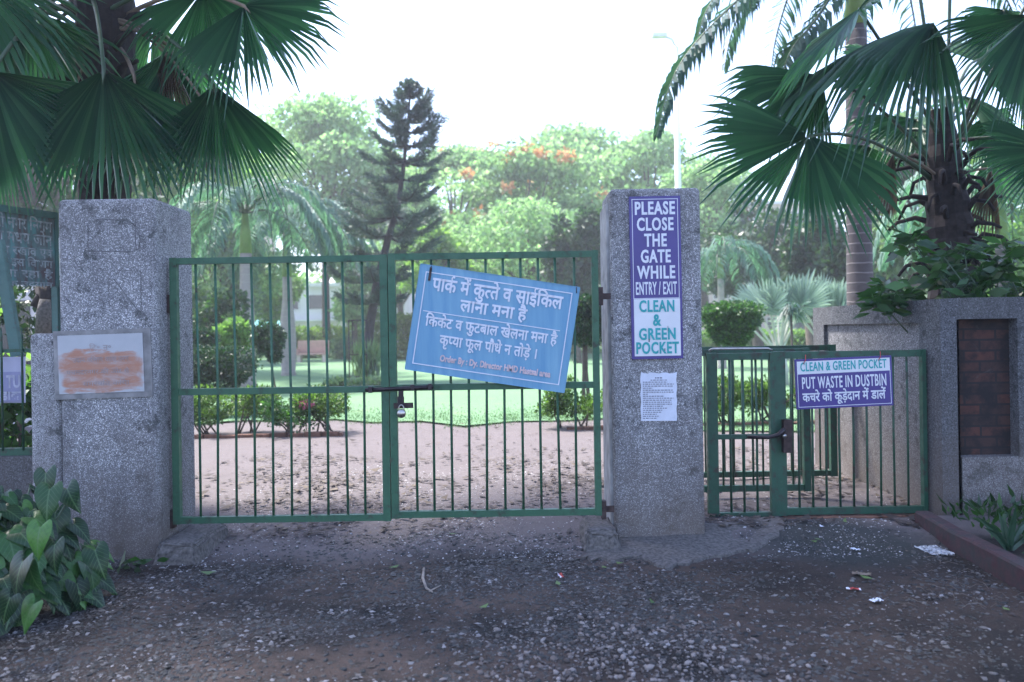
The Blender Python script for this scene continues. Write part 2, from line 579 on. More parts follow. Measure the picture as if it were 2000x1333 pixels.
def mk_ground():
    """Packed earth: pinkish sandy soil, with darker gravelly earth on the road side of the gate."""
    m, nt, b, out = mat("earth")
    co = coords(nt)
    n1 = noise(nt, co, 1.1, 6, 0.6)
    n2 = noise(nt, co, 11, 6, 0.7)
    n3 = noise(nt, co, 70, 4, 0.7)
    soil = mix(nt, n2, (0.125, 0.107, 0.107), (0.195, 0.171, 0.173))
    soil = mix(nt, mapr(nt, n3, 0.48, 0.7, 0, 0.6), soil, (0.11, 0.094, 0.092))
    soil = mix(nt, mapr(nt, n1, 0.5, 0.7, 0, 0.5), soil, (0.13, 0.112, 0.108))
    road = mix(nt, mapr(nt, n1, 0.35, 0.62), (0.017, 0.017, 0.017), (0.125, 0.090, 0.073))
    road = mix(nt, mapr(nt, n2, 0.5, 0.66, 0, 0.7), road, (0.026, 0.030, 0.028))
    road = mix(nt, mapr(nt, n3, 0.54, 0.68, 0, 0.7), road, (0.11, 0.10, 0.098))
    xyz = nd(nt, "ShaderNodeSeparateXYZ")
    nt.links.new(co, xyz.inputs[0])
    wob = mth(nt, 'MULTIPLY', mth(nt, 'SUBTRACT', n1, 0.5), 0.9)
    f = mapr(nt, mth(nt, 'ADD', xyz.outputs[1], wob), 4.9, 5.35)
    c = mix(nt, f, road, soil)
    dark_right = mapr(nt, mth(nt, 'ADD', xyz.outputs[0], mth(nt, 'MULTIPLY', wob, 1.6)), 0.9, 1.5, 0, 0.5)  # road earth darker towards the right, with a wavering edge
    plant_shade = mapr(nt, mth(nt, 'ADD', xyz.outputs[0], wob), -2.5, -2.0, 0.75, 0)  # shade around the corner plant, painted into the earth colour
    road2 = mix(nt, mth(nt, 'MAXIMUM', dark_right, plant_shade), road, (0.018, 0.015, 0.014))
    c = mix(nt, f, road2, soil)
    # dark mossy patch in front of the small gate
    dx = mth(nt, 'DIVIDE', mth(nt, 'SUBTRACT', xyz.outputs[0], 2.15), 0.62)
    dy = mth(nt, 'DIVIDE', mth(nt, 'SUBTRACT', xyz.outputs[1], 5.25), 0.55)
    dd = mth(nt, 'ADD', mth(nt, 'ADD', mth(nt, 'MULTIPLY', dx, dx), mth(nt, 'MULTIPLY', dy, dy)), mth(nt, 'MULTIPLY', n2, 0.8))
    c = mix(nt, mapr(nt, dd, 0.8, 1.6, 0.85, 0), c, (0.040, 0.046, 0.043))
    nt.links.new(c, b.inputs["Base Color"])
    b.inputs["Roughness"].default_value = 0.95
    b.inputs["Specular IOR Level"].default_value = 0.2
    h = mth(nt, 'ADD', n2, mth(nt, 'MULTIPLY', n3, 0.5))
    bump(nt, b, h, 0.8, 0.02)
    return m


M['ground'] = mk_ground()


def mk_lawn():
    m, nt, b, out = mat("lawn_grass")
    co = coords(nt)
    n1 = noise(nt, co, 0.35, 4, 0.6)
    n2 = noise(nt, co, 25, 4, 0.7)
    c = mix(nt, n1, (0.12, 0.22, 0.115), (0.18, 0.31, 0.165))
    c = mix(nt, mapr(nt, n2, 0.4, 0.7, 0, 0.4), c, (0.09, 0.17, 0.08))
    n3 = noise(nt, co, 1.4, 5, 0.6)
    c = mix(nt, mapr(nt, n3, 0.6, 0.75, 0, 0.5), c, (0.22, 0.24, 0.12))
    nt.links.new(c, b.inputs["Base Color"])
    b.inputs["Roughness"].default_value = 0.9
    b.inputs["Specular IOR Level"].default_value = 0.2
    bump(nt, b, n2, 0.7, 0.02)
    return m


M['lawn'] = mk_lawn()


def mk_stone():
    m, nt, b, out = mat("gravel_stone")
    g = nd(nt, "ShaderNodeNewGeometry")
    r = ramp(nt, [(0.0, (0.014, 0.015, 0.016)), (0.4, (0.036, 0.035, 0.034)), (0.7, (0.085, 0.077, 0.072)), (0.9, (0.16, 0.145, 0.138)), (1.0, (0.33, 0.315, 0.32))], g.outputs["Random Per Island"])
    n = noise(nt, coords(nt), 2.2, 4)
    c = mix(nt, mapr(nt, n, 0.4, 0.62, 0, 0.75), r.outputs[0], (0.05, 0.052, 0.05))
    nt.links.new(c, b.inputs["Base Color"])
    b.inputs["Roughness"].default_value = 0.7
    return m


M['stone'] = mk_stone()


def mk_stone_pale(name, c1, c2, c3):
    m, nt, b, out = mat(name)
    g = nd(nt, "ShaderNodeNewGeometry")
    r = ramp(nt, [(0.0, c1), (0.5, c2), (1.0, c3)], g.outputs["Random Per Island"])
    nt.links.new(r.outputs[0], b.inputs["Base Color"])
    b.inputs["Roughness"].default_value = 0.8
    return m


M['stone_pale'] = mk_stone_pale("pale_gravel_stone", (0.06, 0.049, 0.043), (0.15, 0.122, 0.110), (0.31, 0.275, 0.26))
M['stone_grit'] = mk_stone_pale("grit_stone", (0.08, 0.08, 0.085), (0.26, 0.25, 0.25), (0.52, 0.50, 0.51))
M['grass_blade'] = leaf_mat("grass_blades", (0.08, 0.14, 0.07), (0.13, 0.22, 0.11), (0.2, 0.28, 0.15), 0.7, 0.2)
M['dead_leaf'] = leaf_mat("dead_leaves", (0.03, 0.022, 0.02), (0.06, 0.045, 0.038), (0.13, 0.10, 0.07), 0.8, 0.0)
M['fresh_leaf'] = leaf_mat("green_fallen_leaves", (0.06, 0.13, 0.03), (0.12, 0.2, 0.05), None, 0.6, 0.0)


def mk_vein_leaf():
    m, nt, b, out = mat("arrowhead_leaf")
    uv = coords(nt, "UV")
    xyz = nd(nt, "ShaderNodeSeparateXYZ")
    nt.links.new(uv, xyz.inputs[0])
    au = mth(nt, 'ABSOLUTE', mth(nt, 'SUBTRACT', xyz.outputs[0], 0.5))
    mid = mapr(nt, au, 0.012, 0.03, 1, 0)
    v = mth(nt, 'SUBTRACT', xyz.outputs[1], mth(nt, 'MULTIPLY', au, 0.85))
    fr = mth(nt, 'ABSOLUTE', mth(nt, 'SUBTRACT', mth(nt, 'FRACT', mth(nt, 'MULTIPLY', v, 8.0)), 0.5))
    side = mapr(nt, fr, 0.03, 0.10, 1, 0)
    side = mth(nt, 'MULTIPLY', side, mapr(nt, au, 0.15, 0.42, 0.75, 0.1))
    vein = mth(nt, 'MAXIMUM', mid, side)
    oi = nd(nt, "ShaderNodeObjectInfo")
    base = ramp(nt, [(0.0, (0.005, 0.021, 0.009)), (0.55, (0.012, 0.048, 0.016)), (0.8, (0.028, 0.10, 0.024)), (1.0, (0.09, 0.22, 0.04))], oi.outputs["Random"])
    n = noise(nt, coords(nt), 9, 4)
    c = mix(nt, mapr(nt, n, 0.4, 0.7, 0, 0.4), base.outputs[0], (0.012, 0.04, 0.016))
    c = mix(nt, mth(nt, 'MULTIPLY', vein, 0.6), c, (0.11, 0.19, 0.09))
    nt.links.new(c, b.inputs["Base Color"])
    b.inputs["Roughness"].default_value = 0.34
    b.inputs["Specular IOR Level"].default_value = 0.4
    bump(nt, b, vein, -0.3, 0.004)
    t = nd(nt, "ShaderNodeBsdfTranslucent")
    nt.links.new(mix(nt, 1.0, c, (1.3, 1.8, 0.6), 'MULTIPLY'), t.inputs[0])
    ms = nd(nt, "ShaderNodeMixShader")
    ms.inputs[0].default_value = 0.2
    nt.links.new(b.outputs[0], ms.inputs[1])
    nt.links.new(t.outputs[0], ms.inputs[2])
    nt.links.new(ms.outputs[0], out.inputs[0])
    return m


M['vein_leaf'] = mk_vein_leaf()


def mk_plaque():
    """A whitewashed plaque, its middle smeared with orange paint."""
    m, nt, b, out = mat("whitewashed_plaque")
    co = coords(nt)
    mp = nd(nt, "ShaderNodeMapping")
    mp.inputs["Scale"].default_value = (3.2, 1, 12)
    nt.links.new(co, mp.inputs[0])
    n = noise(nt, mp.outputs[0], 1.8, 6, 0.65, 0.6)
    xyz = nd(nt, "ShaderNodeSeparateXYZ")
    nt.links.new(co, xyz.inputs[0])
    # object origin is the plaque's centre; the smear fills a wide ellipse below it
    ex = mth(nt, 'POWER', mth(nt, 'ABSOLUTE', mth(nt, 'DIVIDE', mth(nt, 'ADD', xyz.outputs[0], mth(nt, 'MULTIPLY', mth(nt, 'SUBTRACT', noise(nt, co, 9, 4), 0.5), 0.14)), 0.262)), 6.0)
    ez = mth(nt, 'POWER', mth(nt, 'ABSOLUTE', mth(nt, 'DIVIDE', mth(nt, 'ADD', xyz.outputs[2], mth(nt, 'ADD', 0.045, mth(nt, 'MULTIPLY', mth(nt, 'SUBTRACT', noise(nt, mp.outputs[0], 2.5, 4), 0.5), 0.16))), 0.135)), 4.5)
    el = mapr(nt, mth(nt, 'ADD', ex, ez), 0.5, 1.15, 1, 0)
    f = mth(nt, 'MULTIPLY', el, mapr(nt, n, 0.30, 0.52, 0.35, 1))
    wh = mix(nt, noise(nt, co, 10, 4), (0.36, 0.375, 0.40), (0.47, 0.48, 0.50))
    orng = mix(nt, noise(nt, mp.outputs[0], 5, 3), (0.40, 0.145, 0.07), (0.40, 0.235, 0.17))
    c = mix(nt, mth(nt, 'MULTIPLY', f, 0.95), wh, orng)
    nt.links.new(c, b.inputs["Base Color"])
    b.inputs["Roughness"].default_value = 0.7
    return m


M['plaque'] = mk_plaque()


def mk_oldboard():
    m, nt, b, out = mat("peeling_notice_board")
    co = coords(nt)
    mp = nd(nt, "ShaderNodeMapping")
    mp.inputs["Scale"].default_value = (5, 5, 1.2)
    nt.links.new(co, mp.inputs[0])
    n = noise(nt, mp.outputs[0], 2.2, 7, 0.65)
    n2 = noise(nt, co, 4, 5, 0.6)
    c = mix(nt, mapr(nt, n, 0.36, 0.54), (0.10, 0.24, 0.235), (0.10, 0.075, 0.078))
    c = mix(nt, mapr(nt, n2, 0.54, 0.68, 0, 0.7), c, (0.15, 0.26, 0.26))
    nt.links.new(c, b.inputs["Base Color"])
    b.inputs["Roughness"].default_value = 0.8
    return m


M['oldboard'] = mk_oldboard()
M['banner_letter'] = plain("faded_banner_lettering", (0.44, 0.44, 0.55), 0.7, 0, 0.2, 20)
M['banner'] = plain("faded_banner_cloth", (0.40, 0.40, 0.52), 0.7, 0, 0.2, 3)
M['banner_blue'] = plain("faded_blue_banner_print", (0.27, 0.27, 0.42), 0.7, 0, 0.2, 3)


def mk_plastic():
    m, nt, b, out = mat("clear_plastic_bag")
    b.inputs["Base Color"].default_value = (0.72, 0.75, 0.80, 1)
    b.inputs["Roughness"].default_value = 0.18
    n = noise(nt, coords(nt), 30, 5)
    bump(nt, b, n, 0.7, 0.01)
    t = nd(nt, "ShaderNodeBsdfTransparent")
    ms = nd(nt, "ShaderNodeMixShader")
    nt.links.new(mapr(nt, n, 0.35, 0.65, 0.3, 0.65), ms.inputs[0])
    nt.links.new(t.outputs[0], ms.inputs[1])
    nt.links.new(b.outputs[0], ms.inputs[2])
    nt.links.new(ms.outputs[0], out.inputs[0])
    return m


M['plastic'] = mk_plastic()
M['wrap_red'] = plain("red_wrapper", (0.45, 0.05, 0.04), 0.4)
M['wrap_white'] = plain("white_wrapper", (0.7, 0.7, 0.75), 0.5)
M['straw'] = plain("dull_straw", (0.13, 0.105, 0.085), 0.9, 0, 0.4, 20)
M['twig'] = plain("pale_twig", (0.26, 0.22, 0.19), 0.9, 0, 0.3, 20)


# ------------------------------------------------------------------ ground
def ghash(x, y):
    return (np.sin(x * 3.1 + y * 1.7) + np.sin(x * 7.3 - y * 5.1 + 1.3) * 0.5 + np.sin(x * 15.7 + y * 13.3 + 0.4) * 0.3)


def gh(x, y):
    t = np.clip((np.asarray(y) - 4.9) / 0.7, 0, 1)
    t = t * t * (3 - 2 * t)
    near = np.clip(1.2 - np.abs(np.asarray(y) - 5) / 8, 0, 1)
    return 0.05 * t + 0.008 * ghash(np.asarray(x), np.asarray(y)) * near


def grid_mesh(name, xs, ys, zf, m):
    X, Y = np.meshgrid(xs, ys)
    Z = zf(X, Y)
    V = np.stack([X.ravel(), Y.ravel(), Z.ravel()], 1)
    nx, ny = len(xs), len(ys)
    i = np.arange((nx - 1) * (ny - 1))
    a = (i // (nx - 1)) * nx + i % (nx - 1)
    Fq = np.stack([a, a + 1, a + nx + 1, a + nx], 1)
    mb = MB()
    mb.add(V, Fq.tolist(), 0, True)
    return mb.build(name, m)


xs = np.concatenate((np.array([-160, -80, -40, -15, -8]), np.linspace(-5, 5, 140), np.array([8, 15, 40, 80, 160.])))
ys = np.concatenate((np.array([-40, -20, -6, 0, 1.5]), np.linspace(2.6, 9, 120), np.array([10, 11, 12, 14, 20, 30, 60, 100, 150.])))
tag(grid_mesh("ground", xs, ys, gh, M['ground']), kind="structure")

# lawn beyond the forecourt, its near edge wavy
lx = np.linspace(-40, 45, 120)
tl = np.linspace(0, 1, 60) ** 1.6


def lawn():
    mb = MB()
    V = []
    for t in tl:
        for x in lx:
            y0 = 11.9 + 0.30 * math.sin(x * 1.3) + 0.15 * math.sin(x * 4.1 + 1) + (0.5 if x < -1.0 else 0) - (1.2 if x > 1.9 else 0)
            y = y0 + (62 - y0) * t
            V.append((x, y, 0.082 + 0.012 * math.sin(y * 0.3 + x * 0.2)))
    nx = len(lx)
    Fq = [(r * nx + c, r * nx + c + 1, (r + 1) * nx + c + 1, (r + 1) * nx + c) for r in range(len(tl) - 1) for c in range(nx - 1)]
    mb.add(V, Fq, 0, True)
    tag(mb.build("lawn", M['lawn']), kind="structure")


lawn()


# gravel: thousands of small chips, nobody could count them
ICO = None


def gravel(name, pts, sizes, flat, m, fine=False):
    bm = bmesh.new()
    if fine:
        vv = [bm.verts.new(c) for c in ((1, 0, 0), (0, 1, 0), (-1, 0, 0), (0, -1, 0), (0, 0, 1))]
        for k in range(4):
            bm.faces.new((vv[k], vv[(k + 1) % 4], vv[4]))
        bm.verts.index_update()
    else:
        bmesh.ops.create_icosphere(bm, subdivisions=1, radius=1)
    iv = np.array([v.co[:] for v in bm.verts])
    bm.verts.index_update()
    fi = np.array([[v.index for v in f.verts] for f in bm.faces])
    bm.free()
    n = len(pts)
    k = len(iv)
    jit = 1 + rng.uniform(-0.3, 0.3, (n, k, 1))
    v = iv[None] * jit
    sc = np.stack([sizes * rng.uniform(0.7, 1.35, n), sizes * rng.uniform(0.4, 0.9, n), sizes * flat * rng.uniform(0.6, 1.3, n)], 1)
    v = v * sc[:, None, :]
    a = rng.uniform(0, 2 * np.pi, n)
    tx = rng.uniform(-0.5, 0.5, n)
    ca, sa = np.cos(a)[:, None], np.sin(a)[:, None]
    ct, st = np.cos(tx)[:, None], np.sin(tx)[:, None]
    y = v[:, :, 1] * ct - v[:, :, 2] * st
    z = v[:, :, 1] * st + v[:, :, 2] * ct
    x = v[:, :, 0]
    v = np.stack([x * ca - y * sa, x * sa + y * ca, z], 2) + pts[:, None, :]
    allf = (fi[None] + (np.arange(n) * k)[:, None, None]).reshape(-1, 3)
    me = bpy.data.meshes.new(name)
    me.vertices.add(n * k)
    me.vertices.foreach_set("co", v.astype(np.float32).ravel())
    me.loops.add(len(allf) * 3)
    me.loops.foreach_set("vertex_index", allf.astype(np.int32).ravel())
    me.polygons.add(len(allf))
    me.polygons.foreach_set("loop_start", np.arange(len(allf), dtype=np.int32) * 3)
    me.polygons.foreach_set("loop_total", np.full(len(allf), 3, dtype=np.int32))
    me.materials.append(m)
    me.update(calc_edges=True)
    o = bpy.data.objects.new(name, me)
    COL.objects.link(o)
    return o


def patch(x, y):
    return 0.5 + 0.22 * np.sin(x * 2.3 + y * 1.1 + 0.5) + 0.2 * np.sin(x * 5.1 - y * 3.7) + 0.15 * np.sin(x * 1.1 + y * 6.3 + 2)


def scatter(n, x0, x1, y0, y1, dens):
    x = rng.uniform(x0, x1, n)
    y = rng.uniform(y0, y1, n)
    keep = rng.uniform(0, 1, n) < dens(x, y)
    x, y = x[keep], y[keep]
    return x, y


x, y = scatter(120000, -3.7, 3.0, 2.6, 5.5, lambda x, y: np.clip(1.5 * patch(x * 0.8, y * 1.3) - 0.05, 0.12, 1) * np.where(x > 1.0, 0.33, 1.0) * np.where(y > 5.0, 0.4, 1))
sz = rng.gamma(3.0, 0.0027, len(x)).clip(0.003, 0.021)
tag(gravel("gravel", np.stack([x, y, gh(x, y) + sz * 0.1], 1), sz, 0.42, M['stone'], True), kind="stuff")
x, y = scatter(5200, -3.7, 3.0, 2.6, 5.4, lambda x, y: np.clip(patch(x * 1.4, y) + 0.1, 0.1, 0.9))
sz = rng.gamma(5.0, 0.0022, len(x)).clip(0.006, 0.017)
tag(gravel("stones", np.stack([x, y, gh(x, y) + sz * 0.12], 1), sz, 0.45, M['stone']), kind="stuff")
# a paler drift of chips at the bottom of the picture
x, y = scatter(15000, -1.0, 1.9, 2.6, 4.6, lambda x, y: np.clip(1.15 - 1.5 * np.hypot((x - 0.50) / 1.0, (y - 3.15) / 1.3) ** 1.4, 0, 0.9) * np.clip(patch(x * 2, y * 2) + 0.35, 0.2, 1))
sz = rng.gamma(3.5, 0.0026, len(x)).clip(0.004, 0.017)
tag(gravel("pale_gravel", np.stack([x, y, gh(x, y) + 0.002 + sz * 0.2], 1), sz, 0.6, M['stone_pale']), kind="stuff")
# fine pale grit along the threshold and behind the gate
x, y = scatter(40000, -2.6, 3.0, 4.95, 8.5, lambda x, y: np.clip(patch(x * 1.3, y * 1.3) - 0.1, 0.03, 0.7) * np.where(y < 6.2, 1, 0.35))
sz = rng.gamma(3.0, 0.0019, len(x)).clip(0.002, 0.012)
tag(gravel("grit", np.stack([x, y, gh(x, y) + sz * 0.2], 1), sz, 0.6, M['stone_grit'], True), kind="stuff")


def fallen(name, x, y, L, m):
    n = len(x)
    a = rng.uniform(0, 2 * np.pi, n)
    d = np.stack([np.cos(a), np.sin(a), np.zeros(n)], 1)
    s = np.stack([-np.sin(a), np.cos(a), np.zeros(n)], 1)
    up = np.array([[0, 0, 1.0]])
    c = np.stack([x, y, gh(x, y) + 0.006 + rng.uniform(0, 0.008, n)], 1)
    Lc, w = L[:, None], (L * rng.uniform(0.16, 0.3, n))[:, None]
    lift = (L * rng.uniform(0.0, 0.35, n))[:, None] * up
    v = np.stack([c - d * Lc * 0.5 + lift * 0.6, c + s * w + lift * 0.2, c + d * Lc * 0.5 + lift, c - s * w + lift * rng.uniform(0, 0.5, (n, 1))], 1).reshape(-1, 3)
    return quads_obj(name, v, m)


x, y = scatter(34000, -3.2, 3.4, 5.5, 11.8, lambda x, y: np.clip(patch(x * 1.1 + 2, y * 0.9) - 0.15, 0.04, 0.8) * np.clip((9.8 - y) / 2.8, 0.10, 1))
tag(fallen("fallen_leaves", x, y, rng.gamma(3, 0.016, len(x)).clip(0.012, 0.12), M['dead_leaf']), kind="stuff")
x, y = scatter(420, -2.6, 2.7, 3.0, 5.4, lambda x, y: 0.6 + 0 * x)
tag(fallen("leaf_scraps", x, y, rng.uniform(0.015, 0.05, len(x)), M['dead_leaf']), kind="stuff")


def tufts():
    n = 16000
    x = rng.uniform(-6, 7, n)
    e = 11.9 + 0.30 * np.sin(x * 1.3) + 0.15 * np.sin(x * 4.1 + 1) + np.where(x < -1.0, 0.5, 0) - np.where(x > 1.9, 1.2, 0)
    y = e + rng.normal(0, 0.22, n) + np.abs(rng.normal(0, 0.9, n))
    c = np.stack([x, y, np.full(n, 0.06)], 1)
    d = np.stack([rng.normal(0, 0.5, n), rng.normal(0, 0.5, n), np.ones(n)], 1)
    v = leaves(c, d, rng.uniform(0.02, 0.06, n), 0.012)
    tag(quads_obj("grass_tufts", v, M['grass_blade']), kind="stuff")


# ------------------------------------------------------------------ lettering
GC = {}


def raw_text(t, off):
    c = bpy.data.curves.new("lettering", 'FONT')
    c.body = t
    c.size = 1
    c.resolution_u = 3
    c.offset = off
    o = bpy.data.objects.new("lettering", c)
    COL.objects.link(o)
    dg = bpy.context.evaluated_depsgraph_get()
    me = o.evaluated_get(dg).to_mesh()
    v = np.array([p.co[:2] for p in me.vertices]).reshape(-1, 2)
    f = []
    for p in me.polygons:
        ix = list(p.vertices)
        for k in range(1, len(ix) - 1):
            f.append((ix[0], ix[k], ix[k + 1]))
    o.evaluated_get(dg).to_mesh_clear()
    bpy.data.objects.remove(o)
    bpy.data.curves.remove(c)
    return v, f


BAR2 = raw_text("||", 0)[0][:, 0].max()


def glyph(ch, off):
    k = (ch, off)
    if k not in GC:
        v, f = raw_text(ch, off)
        adv = raw_text("|" + ch + "|", 0)[0][:, 0].max() - BAR2
        GC[k] = (v, f, adv)
    return GC[k]


def clip_x(v, f, xc):
    """Keep the part of a glyph left of xc (a half letter: its upright removed)."""
    V, Fo = [], []
    for t in f:
        poly = [v[i] for i in t]
        outp = []
        for a, b in zip(poly, poly[1:] + poly[:1]):
            if a[0] <= xc:
                outp.append(a)
            if (a[0] <= xc) != (b[0] <= xc):
                s = (xc - a[0]) / (b[0] - a[0])
                outp.append(a + (b - a) * s)
        if len(outp) >= 3:
            base = len(V)
            V += outp
            Fo.append(tuple(range(base, base + len(outp))))
    return np.array(V).reshape(-1, 2), Fo


def set_line(tokens, off=0.0, track=0.0):
    """Tokens: plain glyphs, or ('half', ch, cut), ('mark', ch, dx, dy), ('poly', [(x,y)...]) placed from the pen, ('kern', dx)."""
    V, Fc, pen, n = [], [], 0.0, 0
    for t in tokens:
        if isinstance(t, tuple):
            if t[0] == 'kern':
                pen += t[1]
                continue
            if t[0] == 'half':
                v, f, adv = glyph(t[1], off)
                v, f = clip_x(v, f, adv - t[2])
                v = v + np.array([pen, 0])
                pen += adv - t[2]
            elif t[0] == 'mark':
                v, f, adv = glyph(t[1], off)
                v = v + np.array([pen + t[2], t[3]])
            elif t[0] == 'poly':
                v = np.array(t[1], dtype=float) + np.array([pen, 0])
                k = len(v) // 2
                f = [(i, i + 1, 2 * k - 2 - i, 2 * k - 1 - i) for i in range(k - 1)]
        else:
            if t == ' ':
                pen += 0.30
                continue
            v, f, adv = glyph(t, off)
            v = v + np.array([pen, 0])
            pen += adv + track - (0.26 if t == 'ि' else 0)
        if len(v) == 0:
            continue
        V.append(v)
        Fc += [[i + n for i in q] for q in f]
        n += len(v)
    return np.concatenate(V), Fc, pen


REPH = ('poly', [(-0.33, 0.62), (-0.38, 0.70), (-0.36, 0.80), (-0.26, 0.86), (-0.15, 0.83),
                 (-0.18, 0.76), (-0.26, 0.785), (-0.31, 0.75), (-0.315, 0.70), (-0.26, 0.60)])
RAKAR = ('poly', [(-0.40, 0.22), (-0.56, 0.07), (-0.60, 0.12), (-0.40, 0.32)])


BOLD = {0: [(0, 0)], 1: [(-0.014, 0), (0.014, 0.0), (0, 0.012), (0, -0.012)], 2: [(-0.011, 0), (0.011, 0)]}


class Panel:
    """A flat board with local u (right) and v (up) axes, facing the viewer."""

    def __init__(self, origin, u, v):
        self.o, self.u, self.v = Vector(origin), Vector(u).normalized(), Vector(v).normalized()
        self.n = self.u.cross(self.v).normalized()

    def at(self, a, b, d=0.0):
        return self.o + self.u * a + self.v * b + self.n * d

    def rect(self, mb, a0, a1, b0, b1, d, m=0):
        mb.add([self.at(a0, b0, d), self.at(a1, b0, d), self.at(a1, b1, d), self.at(a0, b1, d)], [(0, 1, 2, 3)], m)

    def slab(self, mb, a0, a1, b0, b1, d0, d1, m=0):
        v = [self.at(a, b, d) for d in (d0, d1) for b in (b0, b1) for a in (a0, a1)]
        mb.add(v, [(0, 2, 3, 1), (4, 5, 7, 6), (0, 1, 5, 4), (2, 6, 7, 3), (0, 4, 6, 2), (1, 3, 7, 5)], m)

    def text(self, mb, tokens, cx, base, width=None, height=None, d=0.004, m=0, off=0.0, xs=None, cap=0.686, left=None, track=0.0, bold=0):
        v, f, adv = set_line(tokens, off, track)
        ys = height / cap
        w0 = v[:, 0].max() - v[:, 0].min()
        sx = width / w0 if width else (xs or 1.0) * ys
        x0 = (left if left is not None else cx - w0 * sx / 2) - v[:, 0].min() * sx
        for k, (ox, oy) in enumerate(BOLD[bold]):
            pts = [self.at(x0 + (p[0] + ox) * sx, base + (p[1] + oy) * ys, d + 0.00025 * k) for p in v]
            mb.add(pts, f, m)

    def frame(self, mb, a0, a1, b0, b1, t, d, m=0):
        self.rect(mb, a0, a1, b0, b0 + t, d, m)
        self.rect(mb, a0, a1, b1 - t, b1, d, m)
        self.rect(mb, a0, a0 + t, b0 + t, b1 - t, d, m)
        self.rect(mb, a1 - t, a1, b0 + t, b1 - t, d, m)


LINES = []


def newline():
    LINES.append(MB())
    return LINES[-1]


def flush_lines(name, m, parent):
    for b in LINES:
        b.build(name, m, parent)
    LINES.clear()


# ------------------------------------------------------------------ gate pillars
LP_Y = 5.10
lp = thing("gate_pillar", (-2.6, LP_Y + 0.3, 0), "tall pebble dashed gate pillar with rounded top and a lower shoulder carrying the orange smeared plaque", "pillar", "pillars of the main gate")
bev_box("shaft", -2.905, -2.275, LP_Y, 5.70, -0.05, 2.335, M['dash'], 0.035, lp, 3)
bev_box("shoulder", -3.10, -2.9, LP_Y + 0.004, 5.60, -0.05, 1.475, M['dash'], 0.03, lp, 3)
# the scratched outlines of two letters on the shaft
mb = MB()


def groove(mb, pts, w=0.007):
    for a, b in zip(pts, pts[1:]):
        A, B = P(*a, LP_Y - 0.002), P(*b, LP_Y - 0.002)
        A.y = B.y = LP_Y - 0.0025
        t = (B - A).normalized()
        s = Vector((-t.z, 0, t.x)) * w / 2
        mb.add([A - s, B - s, B + s, A + s], [(0, 1, 2, 3)])


groove(mb, [(172, 436), (172, 491), (258, 492), (271, 486), (274, 468), (268, 444), (250, 431), (190, 429)])
groove(mb, [(264, 420), (265, 486)])
groove(mb, [(213, 535), (213, 600)], 0.005)
groove(mb, [(222, 545), (245, 575), (272, 610)])
groove(mb, [(275, 530), (276, 614)])
groove(mb, [(230, 528), (275, 530)], 0.005)
M['groove'] = plain("dark_scratch", (0.15, 0.15, 0.16), 0.95, 0, 0.6, 30)
mb.build("scratched_outline", M['groove'], lp)
bev_box("hinge_plinth", -2.30, -1.98, 4.98, 5.62, -0.05, 0.135, M['cement_dirty'], 0.03, lp, 2, 0.08, 0.006)

RP_Y = 5.36
rp = thing("gate_pillar", (0.98, RP_Y + 0.25, 0), "pebble dashed gate pillar with the purple gate notice and a paper sheet on its front", "pillar", "pillars of the main gate")
bev_box("shaft", 0.672, 1.283, RP_Y, 5.84, -0.05, 2.392, M['dash'], 0.03, rp, 3)
bev_box("corner_render", 0.652, 0.70, RP_Y + 0.05, 5.80, 0.02, 2.30, M['cement'], 0.008, rp, 1)
bev_box("hinge_plinth", 0.43, 0.70, 5.12, 5.62, -0.05, 0.14, M['cement_dirty'], 0.035, rp, 2, 0.07, 0.007)
# crack running across the front at the middle
mb = MB()
for a, b in (((1182, 583), (1232, 588)), ((1330, 588), (1370, 589))):
    A, B = P(*a, RP_Y), P(*b, RP_Y)
    A.y = B.y = RP_Y - 0.0025
    A.x = max(A.x, 0.70)
    B.x = min(B.x, 1.255)
    pts = [A.lerp(B, k / 6) + Vector((0, 0, rnd.uniform(-0.004, 0.004))) for k in range(7)]
    for p, q in zip(pts, pts[1:]):
        z = Vector((0, 0, 0.003))
        mb.add([p - z, q - z, q + z, p + z], [(0, 1, 2, 3)])
mb.build("crack", M['groove'], rp)

# concrete apron round the right pillar's foot and beneath the small gate
mb = MB()
ap = [(1138, 1092), (1205, 1060), (1300, 1052), (1420, 1040), (1520, 1022), (1530, 1052), (1490, 1078), (1380, 1092), (1300, 1112), (1255, 1090), (1190, 1096)]
ap2 = []
for (p0, p1) in zip(ap, ap[1:] + ap[:1]):
    for q in range(6):
        t_ = q / 6
        ap2.append((p0[0] + (p1[0] - p0[0]) * t_ + rnd.uniform(-7, 7), p0[1] + (p1[1] - p0[1]) * t_ + rnd.uniform(-3.5, 3.5)))
ap = ap2
tops = []
for (a, b) in ap:
    D = HCAM * F / ((b + ROLL * (a - 1000)) - HZ)
    p = P(a, b, D)
    tops.append(Vector((p.x, p.y, 0.016 + float(gh(p.x, p.y)) * 0.9)))
k = len(tops)
c = sum(tops, Vector()) / k
top2 = [t + (c - t) * 0.06 + Vector((0, 0, 0.004)) for t in tops]
low = [t + (t - c) * 0.03 + Vector((0, 0, -0.08)) for t in tops]
mb.add(tops + top2 + low, [tuple(range(k, 2 * k))] + [(i, (i + 1) % k, k + (i + 1) % k, k + i) for i in range(k)] + [(2 * k + i, 2 * k + (i + 1) % k, (i + 1) % k, i) for i in range(k)])
tag(mb.build("apron", M['cement_dirty']), kind="structure")

